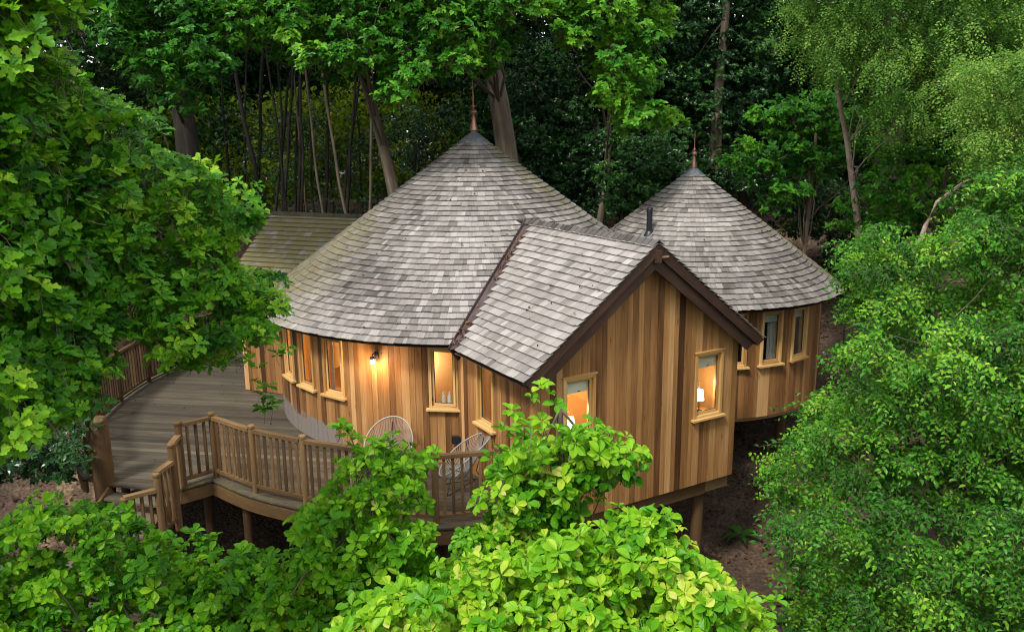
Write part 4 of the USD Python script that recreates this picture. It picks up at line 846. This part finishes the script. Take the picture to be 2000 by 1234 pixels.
LM = dict(
    oak=leafmat('oak_leaf', [(0, (.006, .045, .002)), (.45, (.055, .215, .006)), (.8, (.17, .39, .012)), (1, (.32, .50, .025))], .34, .45),
    oakback=leafmat('beech_leaf', [(0, (.004, .035, .004)), (.5, (.033, .165, .009)), (.85, (.12, .33, .016)), (1, (.17, .38, .025))], .28, .42),
    mag=leafmat('magnolia_leaf', [(0, (.012, .08, .003)), (.45, (.09, .30, .008)), (.8, (.25, .48, .018)), (.93, (.42, .54, .05)), (1, (.56, .55, .17))], .36, .38, patch=.18),
    horn=leafmat('hornbeam_leaf', [(0, (.005, .04, .004)), (.5, (.048, .205, .011)), (.85, (.17, .39, .022)), (1, (.36, .48, .06))], .28, .4),
    birch=leafmat('birch_leaf', [(0, (.012, .055, .008)), (.5, (.085, .22, .025)), (.85, (.19, .35, .05)), (1, (.34, .44, .09))], .36, .42, patch=.45),
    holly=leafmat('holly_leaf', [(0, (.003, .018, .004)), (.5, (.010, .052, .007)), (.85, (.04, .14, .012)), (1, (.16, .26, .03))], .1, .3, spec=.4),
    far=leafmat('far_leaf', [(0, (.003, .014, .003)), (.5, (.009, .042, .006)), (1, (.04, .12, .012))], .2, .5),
    bright=leafmat('sunlit_hedge_leaf', [(0, (.08, .16, .008)), (.5, (.18, .30, .015)), (1, (.42, .5, .05))], .45, .5),
    dead=leafmat('dead_leaf', [(0, (.03, .013, .008)), (.5, (.085, .039, .02)), (1, (.24, .145, .07))], .1, .7), fern=leafmat('fern_frond', [(0, (.02, .08, .01)), (1, (.07, .2, .03))], .3, .5))
lerp = lambda x0, y0, x1, y1: (lambda px: np.interp(px, [x0, x1], [y0, y1]))
def tilt(n, up=1.0, cam=.45, s=.35): return unit(np.array([0, -cam, up]) + rng.normal(0, s, (n, 3)))


def rosette_tree(name, label, cat, base, top, r, pd, rad, per, k, L, kind, mat, bark='bark', nparts=0, tone=(.45, .13), nl=10, lr=.03, twig=True, flat=.6, extra=None, group=None, elev=(.0, .6), trunk=None, shoots=0):
    t_ = thing(name, label, cat, (base[0], base[1], base[2]), group)
    tp = trunk if trunk is not None else trunk_path(base, top, .1); put(t_, 'trunk', tube(tp, np.interp(np.linspace(0, 1, len(tp)), [0, .08, 1], [r * 1.35, r, r * .55]), 12), M[bark], smooth=True)
    if nl: limbs(t_, tp, pd, lr, M[bark], nl)
    padtone = rng.normal(tone[0], tone[1] * .8, len(pd)); c, off = around(pd, rad, per, flat)
    if shoots:         # upright young shoots that break the outline
        hi = pd[rng.permutation(len(pd))[:shoots]]; n_ = 4; u_ = np.linspace(.15, 1, n_)
        lean = np.column_stack([rng.normal(0, .35, shoots), rng.normal(-.1, .3, shoots), np.ones(shoots)]) * rng.uniform(.75, 1.7, (shoots, 1)) * rad
        sh_ = (hi[:, None] + lean[:, None] * u_[None, :, None] + rng.normal(0, .02, (shoots, n_, 3))).reshape(-1, 3); extra = sh_ if extra is None else np.vstack([extra, sh_])
        put(t_, 'shoots', twigs(np.stack([hi - [0, 0, .1], hi + lean * .5, hi + lean], 1), .008, .004), M[bark], tone=.4, kind='stuff')
    if extra is not None: c = np.vstack([c, extra]); off = np.vstack([off, np.full((len(extra), 3), .05)])
    tn = np.concatenate([np.repeat(padtone, per), np.full(len(c) - len(pd) * per, tone[0])]) + rng.normal(0, tone[1] * .6, len(c))
    axis = unit(unit(off) * .5 + tilt(len(c)))
    pt = np.clip(tone[0] + np.linspace(-1.7, 1.7, NP_) * tone[1], .03, .97)
    protos = []
    for q in pt:
        lv = rosettes(np.zeros((1, 3)), np.array([[0, 0, 1.0]]), k, 1.0, kind, np.array([q]), elev); protos.append(lv)
    tw = None
    if twig:
        tw = []
        for q in pt:
            e = np.array([[rng.normal(0, .4), rng.normal(0, .4), -1.5]]); tw.append(twigs(np.stack([e, e * .5 + rng.normal(0, .1, (1, 3)), [[0, 0, .05]]], 1), .03, .012))
    grow(t_, protos, pt, mat, c, frames(axis, rng.normal(0, 1, c.shape), (2, 0)), L, tn, nparts, tw, bark)
    return t_
def spray_tree(name, label, cat, base, top, r, pd, rad, per, k, step, L, kind, mat, bark='bark', nparts=0, tone=(.5, .13), nl=10, lr=.025, droop=.5, down=.15, trunk=None, group=None, flat=.6):
    t_ = thing(name, label, cat, tuple(base), group)
    tp = trunk if trunk is not None else trunk_path(base, top, .1); put(t_, 'trunk', tube(tp, np.interp(np.linspace(0, 1, len(tp)), [0, .08, 1], [r * 1.3, r, r * .5]), 12), M[bark], smooth=True)
    if nl: limbs(t_, tp, pd, lr, M[bark], nl)
    padtone = rng.normal(tone[0], tone[1] * .8, len(pd)); c, off = around(pd, rad, per, flat, .1)
    tn = np.repeat(padtone, per) + rng.normal(0, tone[1] * .6, len(c))
    dr = unit(unit(off) * [1, 1, .5] + np.array([0, -.25, -down]) + rng.normal(0, .35, c.shape)); nm = tilt(len(c), 1, .35, .3)
    pt = np.clip(tone[0] + np.linspace(-1.7, 1.7, NP_) * tone[1], .03, .97); protos, tw = [], []
    for q in pt:
        lv, ends = sprays(np.zeros((1, 3)), np.array([[1.0, 0, 0]]), np.array([[0, 0, 1.0]]), k, step / L, 1.0, kind, np.array([q]), droop); protos.append(lv); tw.append(twigs(ends, .028, .012))
    grow(t_, protos, pt, mat, c - dr * k * step * .4, frames(dr, nm, (0, 2)), L, tn, nparts, tw, bark)
    return t_
G = lambda x, y: np.array([x, y, float(ground(x, y))])

# --- near left oak
pd = pads([(-200, -10), (50, 95), (120, 130), (220, 190), (290, 260), (370, 320), (430, 355), (480, 390), (490, 450), (495, 520), (530, 560), (556, 600), (558, 650), (520, 685), (450, 690), (390, 680), (330, 690), (270, 625), (215, 660), (195, 740), (130, 790), (90, 840), (-200, 880)],
          lambda x, y: np.interp(x, [-200, 0, 250, 540], [5.2, 5.9, 7.6, 9.3]) + .0012 * (400 - y), 2.0, 60, 4)
ex = aty(np.array([505, 497, 520, 507, 522, 514, 530, 405, 385, 425, 350, 540, 560, 330, 372]), np.array([715, 742, 752, 768, 776, 793, 790, 700, 712, 698, 715, 690, 678, 722, 705]), 9.0)
rosette_tree('oak_tree', 'big bright green oak leaning in from the left over the deck', 'tree', G(-9.5, 8.5), np.array([-7.0, 8.6, 6.0]), .28, pd, .27, 15, 7, .122, 'oak', LM['oak'], nparts=300, tone=(.52, .2), nl=26, lr=.045, extra=ex, shoots=40)
pd = pads([(-200, -200), (110, -200), (150, -20), (110, 35), (30, 45), (-200, 70)], lambda x, y: 6.0 + 0 * x, 1.4, 52, 3)
rosette_tree('oak_tree', 'yellow-green oak spray hanging into the top left corner', 'tree', G(-10.5, 6.5), np.array([-6.5, 6.8, 9.0]), .22, pd, .26, 10, 7, .15, 'oak', LM['oak'], nparts=120, tone=(.68, .1), nl=8, lr=.03)
# --- oaks and beeches of the wood behind
pd = pads([(110, -200), (500, -200), (470, 40), (430, 120), (400, 190), (340, 215), (270, 150), (190, 100), (120, 40)], lambda x, y: 15.5 + 0 * x, 2.5, 58, 3)
rosette_tree('beech_tree', 'dark leaved tree with pale sky gaps above the left oak', 'tree', G(-9.6, 24), np.array([-9.0, 19, 11]), .34, pd, .5, 26, 7, .135, 'horn', LM['oakback'], 'barkdark', nparts=200, tone=(.42, .14), nl=12, lr=.05, trunk=np.array([aty(375., 330., 25.) * [1, 1, 0] + [0, 0, 1.0], aty(362., 250., 25.), aty(350., 170., 25.), aty(345., 60., 24.), aty(340., -80., 21.)]))
pd = pads([(470, -240), (1000, -240), (1015, 40), (970, 110), (900, 165), (850, 140), (790, 165), (770, 205), (715, 195), (680, 160), (620, 120), (540, 95), (480, 80)], lambda x, y: 16.2 + .0 * x, 3.5, 46, 4)
tk = np.array([aty(1000., 400., 24.5), aty(990., 300., 24.5), aty(975., 200., 24.5), aty(962., 130., 24.5), aty(950., 40., 24.), aty(935., -120., 22.)])
rosette_tree('beech_tree', 'tall tree with thick straight brown trunk right behind the larger finial', 'tree', tk[0], tk[-1], .32, pd, .42, 32, 7, .122, 'horn', LM['oakback'], nparts=300, tone=(.60, .14), nl=16, lr=.05, trunk=tk)
tk = np.array([aty(785., 460., 25.), aty(768., 370., 25.), aty(752., 300., 25.), aty(735., 235., 25.), aty(716., 170., 24.5), aty(690., 60., 23.)])
pd = pads([(560, -240), (860, -240), (840, 100), (700, 130), (600, 100)], lambda x, y: 21.5 + 0 * x, 3, 50, 3)
rosette_tree('beech_tree', 'leaning reddish brown trunk behind the left slope of the main roof', 'tree', tk[0], tk[-1], .19, pd, .6, 22, 6, .15, 'horn', LM['oakback'], nparts=0, tone=(.35, .1), nl=6, lr=.05, trunk=tk, twig=False)
pd = pads([(1040, -240), (1320, -240), (1290, 40), (1265, 110), (1290, 190), (1312, 235), (1270, 262), (1215, 250), (1185, 225), (1165, 170), (1150, 110), (1100, 70), (1050, 40)], lambda x, y: 17.2 + 0 * x, 2.8, 44, 4)
tk = np.array([aty(1165., 470., 26.), aty(1172., 430., 26.), aty(1183., 370., 26.), aty(1188., 290., 26.), aty(1192., 200., 25.5), aty(1200., 20., 24.)])
rosette_tree('beech_tree', 'bright leafy tree between the two finials with thin pale trunk', 'tree', tk[0], tk[-1], .12, pd, .36, 30, 7, .122, 'horn', LM['oakback'], nparts=300, tone=(.72, .13), nl=12, lr=.035, trunk=tk)
# --- holly and dark understorey
for i, (poly, y0, th, tn, lab, tr) in enumerate([
        ([(940, 120), (1090, 60), (1180, 260), (1190, 450), (1080, 420), (1000, 330)], 26.5, 3, .35, 'dark holly thicket right of the larger finial', None),
        ([(1170, 250), (1340, 270), (1345, 330), (1260, 400), (1195, 450)], 23.5, 2, .52, 'glossy holly filling the gap between the two cones', None),
        ([(1290, -200), (1520, -200), (1540, 60), (1500, 160), (1440, 250), (1420, 330), (1370, 330), (1330, 200), (1300, 60)], 26.0, 3.5, .44, 'ivy clad tree with pale trunk behind the smaller finial', [(1395., 330.), (1400., 230.), (1408., 120.), (1418., 30.), (1425., -120.)]),
        ([(1380, 320), (1480, 300), (1600, 340), (1720, 400), (1720, 540), (1640, 540), (1590, 480), (1500, 400)], 24.0, 2, .42, 'low dark bush behind the right slope of the smaller roof', None),
        ([(760, 230), (900, 200), (930, 240), (860, 290), (800, 340), (770, 330)], 27.0, 3, .28, 'dark holly left of the larger finial', None)]):
    pd = pads(poly, lambda x, y: y0 + 0 * x, th, 42, 4); b = pd[np.argmin(pd[:, 2])]; b = G(b[0], b[1])
    tk = aty(*np.array(tr).T, 27.) if tr else None
    rosette_tree('holly_tree', lab, 'tree', b if tr is None else tk[0], b + [0, 0, 4], .17 if tr else .09, pd, .55, 34, 7, .115, 'small', LM['holly'], 'bark' if tr else 'barkdark', tone=(tn, .16), nl=8, lr=.03, twig=False, trunk=tk, elev=(-.1, .9))
pd = pads([(1430, 330), (1500, 210), (1620, 170), (1720, 230), (1730, 330), (1700, 300), (1580, 330), (1560, 390), (1480, 410)], lambda x, y: 21 + 0 * x, 2, 40, 3)
rosette_tree('hazel_bush', 'mid green hazel behind the thin pink birch trunk', 'bush', G(7.6, 22), np.array([7.8, 22, 5.5]), .07, pd, .4, 22, 6, .15, 'horn', LM['oakback'], tone=(.5, .12), nl=8, lr=.02)
pd = pads([(1620, 400), (1700, 370), (1800, 380), (1780, 450), (1690, 470), (1640, 450)], lambda x, y: 18 + 0 * x, 2, 40, 3)
rosette_tree('hazel_bush', 'low hazel leaves on the bank at the foot of the birch trunk', 'bush', G(7.6, 19), np.array([7.8, 19, 4]), .05, pd, .33, 16, 6, .13, 'horn', LM['oakback'], tone=(.5, .12), nl=6, lr=.015)
pd = pads([(1700, 290), (1990, 290), (2000, 440), (1850, 475), (1730, 455), (1690, 380)], lambda x, y: 17.0 + 0 * x, 2.5, 44, 3)
rosette_tree('hazel_bush', 'tall hazel leaves right of the pink birch trunk above the hornbeam', 'bush', G(9.2, 18), np.array([9.2, 18, 5]), .05, pd, .36, 18, 6, .12, 'horn', LM['oakback'], tone=(.6, .14), nl=8, lr=.015)
# --- birches, top right
pd = pads([(1500, -240), (2150, -240), (2150, 330), (1990, 300), (1930, 250), (1850, 240), (1790, 290), (1730, 240), (1660, 165), (1600, 150), (1550, 100)], lambda x, y: 14.5 + .002 * (2000 - x), 4.0, 50, 4)
tk = np.array([aty(1680., 470., 19.), aty(1672., 410., 19.), aty(1663., 345., 19.), aty(1655., 280., 19.), aty(1642., 215., 18.8), aty(1625., 100., 18.), aty(1610., -120., 17.)])
spray_tree('birch_tree', 'grey-green birch with thin pinkish trunk at the upper right', 'tree', tk[0], tk[-1], .075, pd, .40, 34, 11, .034, .064, 'small', LM['birch'], 'birch', nparts=0, tone=(.52, .17), nl=10, lr=.014, droop=.9, down=.6, trunk=tk)
pd = pads([(1880, 120), (2150, 60), (2150, 400), (1990, 400), (1900, 340), (1860, 250)], lambda x, y: 12.5 + 0 * x, 2.4, 48, 4)
tk = np.array([aty(1795., 480., 15.5), aty(1808., 440., 15.5), aty(1830., 395., 15.3), aty(1905., 340., 15.), aty(1960., 290., 14.5), aty(2010., 230., 14.), aty(2080., 60., 13.5)])
spray_tree('birch_tree', 'slanting pale trunked birch at the right edge above the hornbeam', 'tree', tk[0], tk[-1], .042, pd, .34, 30, 11, .032, .060, 'small', LM['birch'], 'birch', nparts=0, tone=(.64, .16), nl=8, lr=.01, droop=.9, down=.6, trunk=tk)
# --- hornbeam, right
pd = np.vstack([pads([(1650, 500), (1680, 460), (1730, 450), (1790, 475), (1850, 440), (1900, 375), (1960, 300), (2150, 290), (2150, 640), (1680, 660), (1665, 590)], lambda x, y: 11.4 - .001 * (x - 1600), 2.4, 62, 4),
                pads([(1675, 640), (2150, 620), (2150, 1000), (1520, 1000), (1525, 900), (1575, 820), (1635, 740)], lambda x, y: 10.3 - .0012 * (x - 1600), 2.4, 66, 4),
                pads([(1530, 990), (2150, 980), (2150, 1400), (1650, 1400), (1560, 1150), (1525, 1090)], lambda x, y: 9.0 - .0012 * (x - 1600), 2.4, 74, 4)])
spray_tree('hornbeam_tree', 'wide drooping hornbeam filling the right side', 'tree', G(9.2, 12.5), np.array([8.2, 11.8, 5.0]), .16, pd, .34, 29, 9, .041, .078, 'horn', LM['horn'], nparts=300, tone=(.48, .22), nl=10, lr=.011, droop=1.1, down=.25, flat=.28)
# --- magnolias in front
MG = 'magnolias in front of the house'
pd = pads([(590, 1020), (640, 980), (690, 940), (705, 895), (740, 890), (790, 905), (800, 950), (800, 1010), (850, 1080), (900, 1330), (500, 1330), (520, 1180), (570, 1070)], lambda x, y: 8.4 + 0 * x, 1.4, 48, 3)
ex = aty(np.array([672, 700, 690, 733, 755, 840, 850, 672, 765, 660]), np.array([832, 850, 872, 862, 858, 892, 880, 850, 845, 905]), 8.4)
rosette_tree('magnolia_tree', 'upright mid green magnolia in front of the deck railing', 'tree', G(-2.0, 9.0), np.array([-1.6, 9.0, 2.2]), .07, pd, .26, 10, 7, .142, 'magnolia', LM['mag'], nparts=300, tone=(.52, .15), nl=14, lr=.02, extra=ex, shoots=22, group=MG)
pd = np.vstack([pads([(910, 1070), (955, 1010), (985, 920), (1010, 880), (1070, 860), (1190, 865), (1230, 900), (1235, 935), (1180, 950), (1120, 980), (1090, 1060), (1060, 1150), (840, 1170), (870, 1100)], lambda x, y: 8.1 + 0 * x, .9, 48, 3)])
ex = aty(np.array([1055, 1075, 1040, 1085, 1000, 985, 1010, 1035, 1060, 1090, 980, 1120, 1000, 1050, 1140, 975, 1060]), np.array([752, 765, 775, 790, 800, 835, 850, 830, 820, 835, 875, 850, 880, 870, 855, 905, 895]), 8.1)
rosette_tree('magnolia_tree', 'magnolia whose top shoot crosses the left gable window', 'tree', G(.6, 8.8), np.array([.5, 8.6, 2.8]), .06, pd, .23, 9, 7, .138, 'magnolia', LM['mag'], nparts=300, tone=(.54, .15), nl=14, lr=.018, extra=ex, shoots=14, group=MG)
pd = pads([(860, 1140), (980, 1110), (1100, 1060), (1240, 1000), (1290, 1000), (1310, 1040), (1370, 1085), (1420, 1135), (1480, 1195), (1500, 1350), (560, 1350), (640, 1220), (760, 1160)], lambda x, y: 6.8 - .0022 * (y - 1100), 1.2, 56, 3)
rosette_tree('magnolia_tree', 'pale yellow-green magnolia nearest of all along the bottom', 'tree', G(.6, 6.4), np.array([.3, 6.9, .9]), .05, pd, .22, 10, 7, .138, 'magnolia', LM['mag'], nparts=300, tone=(.63, .17), nl=16, lr=.016, shoots=30, group=MG)
pd = pads([(-150, 1030), (50, 1020), (100, 985), (170, 985), (250, 1000), (300, 1040), (380, 1060), (480, 1070), (540, 1090), (600, 1140), (640, 1350), (-150, 1350)], lambda x, y: 8.8 - .002 * (y - 1000), 1.6, 56, 3)
rosette_tree('magnolia_tree', 'darker magnolia at the bottom left below the stair', 'tree', G(-4.6, 8.8), np.array([-4.2, 8.9, .2]), .05, pd, .25, 10, 7, .138, 'magnolia', LM['mag'], nparts=300, tone=(.40, .15), nl=12, lr=.018, shoots=26, group=MG)
# --- low shrubs at the left edge and by the bank
pd = pads([(-60, 850), (60, 840), (150, 830), (150, 930), (100, 950), (20, 930), (-60, 980)], lambda x, y: 12.3 + 0 * x, 1.6, 46, 3)
rosette_tree('shrub', 'dark shrub in the shade left of the log gate post', 'bush', G(-9.6, 13), np.array([-9.2, 13, -.4]), .04, pd, .3, 20, 6, .11, 'horn', LM['holly'], tone=(.5, .1), nl=4, lr=.012)
# --- thin dark stems and undergrowth behind the porch roof
SG = 'thin stems of the thicket behind the porch roof'
for k, (x0, x1, y, r, lab) in enumerate([(695, 690, 27.5, .06, 'pale crooked stem nearest the leaning trunk'), (722, 735, 27.5, .055, 'pale straight stem just left of the leaning trunk'), (645, 640, 28, .05, 'pale thin stem rising behind the middle of the porch ridge'), (605, 600, 28.5, .035, None), (530, 515, 27, .09, 'thick dark stem at the left end of the porch ridge'), (550, 538, 27.5, .07, None), (565, 548, 27, .05, None), (580, 570, 28, .06, None), (590, 600, 27.5, .06, None), (545, 560, 28, .05, None), (615, 622, 28, .05, None), (655, 668, 28.5, .05, None), (670, 660, 28, .06, None), (500, 490, 32, .09, None), (480, 486, 33, .06, None), (710, 705, 33, .05, None), (630, 634, 28.5, .07, None), (570, 585, 28.5, .06, None), (520, 528, 28, .06, None), (450, 445, 33, .07, None)]):
    pale = k < 4; a = aty(float(x0), 440., y); b = aty(float(x1), 130., y); a[2] = min(a[2], float(ground(a[0], a[1])))
    s_ = thing('sapling', (lab if lab else 'thin dark bare stem in the thicket behind the porch roof'), 'sapling', tuple(a), SG)
    tp = trunk_path(a, b + [rng.normal(0, .5), rng.normal(0, .4), 2], .08, 10); put(s_, 'stem', tube(tp, np.linspace(r, r * .6, 10) * (1 if pale else .9), 7, .45 if pale else .1), M['bark' if pale else 'barkdark'], smooth=True)
pd = pads([(430, 200), (780, 200), (780, 430), (520, 430), (500, 330), (420, 290)], lambda x, y: 28.5 + 0 * x, 6, 54, 3)
rosette_tree('undergrowth', 'sparse dark leaves hanging between the thin stems behind the porch roof', 'undergrowth', G(-6.5, 31), np.array([-6.5, 31, 5]), .04, pd, .9, 26, 6, .12, 'small', LM['holly'], 'barkdark', tone=(.35, .12), nl=0, twig=False)
# --- far wood and the sunlit edge beyond the stems

def clumps(L, n, r, tone, kind='far'):
    out = []
    for q in np.linspace(-.2, .2, 6):
        d = unit(rng.normal(0, 1, (n, 3))) * (rng.random((n, 1)) ** .45) * r * [1, 1, .75]; out.append(flat_mesh(make_leaves(d, unit(rng.normal(0, 1, (n, 3))), tilt(n, .8, .6, .5), L * rng.uniform(.6, 1.2, n), np.clip(rng.normal(tone + q, .15, n), 0, 1), kind)))
    return out
def stand(name, label, cat, boxes, cl, mat):
    c = []
    for n, (x0, x1), (y0, y1), (z0, z1) in boxes:
        q = np.column_stack([rng.uniform(x0, x1, n), rng.uniform(y0, y1, n), rng.uniform(z0, z1, n)]); q[:, 2] += ground(q[:, 0], q[:, 1]); c.append(q)
    c = np.vstack(c); a = unit(rng.normal(0, .35, c.shape) + [0, 0, 1]); scatter(None, name, cl, mat, rng.integers(0, len(cl), len(c)), c, frames(a, rng.normal(0, 1, c.shape), (2, 0)), rng.uniform(.7, 1.3, len(c)), label=label, cat=cat)
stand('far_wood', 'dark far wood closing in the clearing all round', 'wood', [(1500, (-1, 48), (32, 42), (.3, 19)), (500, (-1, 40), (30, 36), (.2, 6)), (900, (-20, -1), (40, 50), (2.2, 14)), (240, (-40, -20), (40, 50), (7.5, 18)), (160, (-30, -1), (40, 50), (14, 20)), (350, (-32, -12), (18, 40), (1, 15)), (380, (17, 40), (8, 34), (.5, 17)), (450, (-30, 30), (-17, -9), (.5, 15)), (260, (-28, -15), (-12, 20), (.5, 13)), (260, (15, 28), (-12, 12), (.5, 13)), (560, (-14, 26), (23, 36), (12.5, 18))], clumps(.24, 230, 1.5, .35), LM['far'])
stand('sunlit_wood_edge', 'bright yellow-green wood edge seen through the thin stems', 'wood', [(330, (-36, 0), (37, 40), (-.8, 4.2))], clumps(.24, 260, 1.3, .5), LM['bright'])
t_ = thing('forest_tree', 'wide dark trunk on the bank right of the pink birch', 'tree', tuple(G(11.3, 25.5))); a = G(11.3, 25.5)
put(t_, 'trunk', tube(trunk_path(a - [0, 0, .2], a + [-.3, 0, 14], .03, 10), np.linspace(.42, .3, 10), 14), M['barkdark'], smooth=True)
# --- ferns, leaf litter, dead leaves on the roof
FL = iter(['fern in the middle of the three under the hornbeam', 'fern nearest the lower right, under the hornbeam', 'fern beside the tip of the pale magnolia', 'small dark fern on the bare bank right of the gable wall', 'fern deepest in the shade of the hornbeam'])
def fern(p, n, L, yaw):
    f_ = thing('fern', next(FL), 'fern', tuple(p), 'ferns under the hornbeam')
    for i in range(n):
        a = yaw + i * 6.28 / n + rng.normal(0, .2); d = np.array([math.cos(a), math.sin(a), 0]); s = np.linspace(.06, 1, 33); P = p + d * (s * L)[:, None] + Z * (L * (.75 * s - .75 * s * s) + .05)[:, None]; side = np.array([-d[1], d[0], 0])
        w = (L * .2 * np.sin(np.clip(s * 1.02, 0, 1) ** .7 * np.pi) + .004) * np.where(np.arange(33) % 2, 1, .28); o = d * .03
        v = np.vstack([P + side * w[:, None] + o + Z * .01, P, P - side * w[:, None] + o + Z * .01]); q = np.arange(32); f = np.vstack([np.column_stack([q, q + 1, 34 + q, 33 + q]), np.column_stack([33 + q, 34 + q, 67 + q, 66 + q])])
        put(f_, 'frond', (v, f, np.full(99, rng.uniform(.2, .8))), LM['fern'])
for px, py, L in ((1590, 1185, .75), (1640, 1215, .7), (1560, 1225, .6), (1445, 1050, .4), (1700, 1190, .6)):
    d = ray(np.float64(px), np.float64(py)); s = np.linspace(6, 25, 400); P = EYE + s[:, None] * d; i = np.argmax(P[:, 2] < ground(P[:, 0], P[:, 1])); fern(P[i], 7, L, rng.random() * 6)
n = 26000; x, y = rng.uniform(-14, 14, n), rng.uniform(9, 31, n); c = np.column_stack([x, y, ground(x, y) + .012])
lv = make_leaves(c, unit(np.column_stack([rng.normal(0, 1, (n, 2)), rng.normal(0, .15, n)])), unit(np.array([0, 0, 1.0]) + rng.normal(0, .35, (n, 3))), rng.uniform(.06, .13, n), np.clip(rng.normal(.4, .22, n), 0, 1), 'small'); v, Fc, t = lv; k = v.shape[1]
put(None, 'leaf_litter', (v.reshape(-1, 3), (Fc[None] + (np.arange(len(v)) * k)[:, None, None]).reshape(-1, 3), np.repeat(t, k)), LM['dead'], label='brown dead leaf litter on the ground round the house', cat='leaf litter', kind='stuff')
def roof_litter(c, nrm, label):
    n = len(c); lv = make_leaves(c, unit(rng.normal(0, 1, (n, 3))), unit(nrm + rng.normal(0, .5, (n, 3))), rng.uniform(.035, .07, n), np.clip(rng.normal(.6, .2, n), 0, 1), 'small', 1.2); v, Fc, t = lv; k = v.shape[1]
    put(None, 'dead_leaves', (v.reshape(-1, 3), (Fc[None] + (np.arange(len(v)) * k)[:, None, None]).reshape(-1, 3), np.repeat(t, k)), LM['dead'], label=label, cat='dead leaves', kind='stuff')
s = np.concatenate([rng.beta(2, 2, 90) * .4 + .12, rng.uniform(.82, .98, 60), rng.uniform(.05, .95, 20)]); w = rng.uniform(.03, .2, len(s)) ** 1
roof_litter(va + (vb - va) * s[:, None] + wv * w[:, None] + n_l * rng.uniform(.02, .05, (len(s), 1)), n_l, 'brown dead leaves lying in the valley between cone and gable roof')
def on_cone(C, A, K, a, r): a = np.radians(a); return np.column_stack([C[0] + r * np.cos(a), C[1] + r * np.sin(a), A - K * r + .055])
roof_litter(np.vstack([on_cone(C1, A1, K1, rng.uniform(-165, -70, 46), rng.uniform(.9, 4.5, 46)), np.array([gp(t_, s_) for t_, s_ in zip(rng.uniform(5.9, 8.0, 16), rng.uniform(-11.5, -9.8, 16))]) + n_l * .055]), np.array([0, -.5, 1.0]), 'few scattered dead leaves on the shingles of the main cone and gable')
roof_litter(on_cone(C2, A2, K2, rng.uniform(-130, -10, 22), rng.uniform(.8, 3.1, 22)), np.array([0, -.5, 1.0]), 'few scattered dead leaves on the smaller cone')
xy = np.column_stack([rng.uniform(-8.3, -.6, 150), rng.uniform(11.8, 21, 150)]); xy = xy[[dpoly.contains(Point(p_)) for p_ in xy]]; roof_litter(np.column_stack([xy, np.full(len(xy), .014)]), np.array([0, 0, 1.0]), 'scattered dead leaves on the deck boards')
q = atz(1198., 452., 3.43); roof_litter(q + rng.normal(0, 1, (70, 3)) * [.13, .12, .03], np.array([0, 0, 1.0]), 'small heap of dead leaves between the two cones')
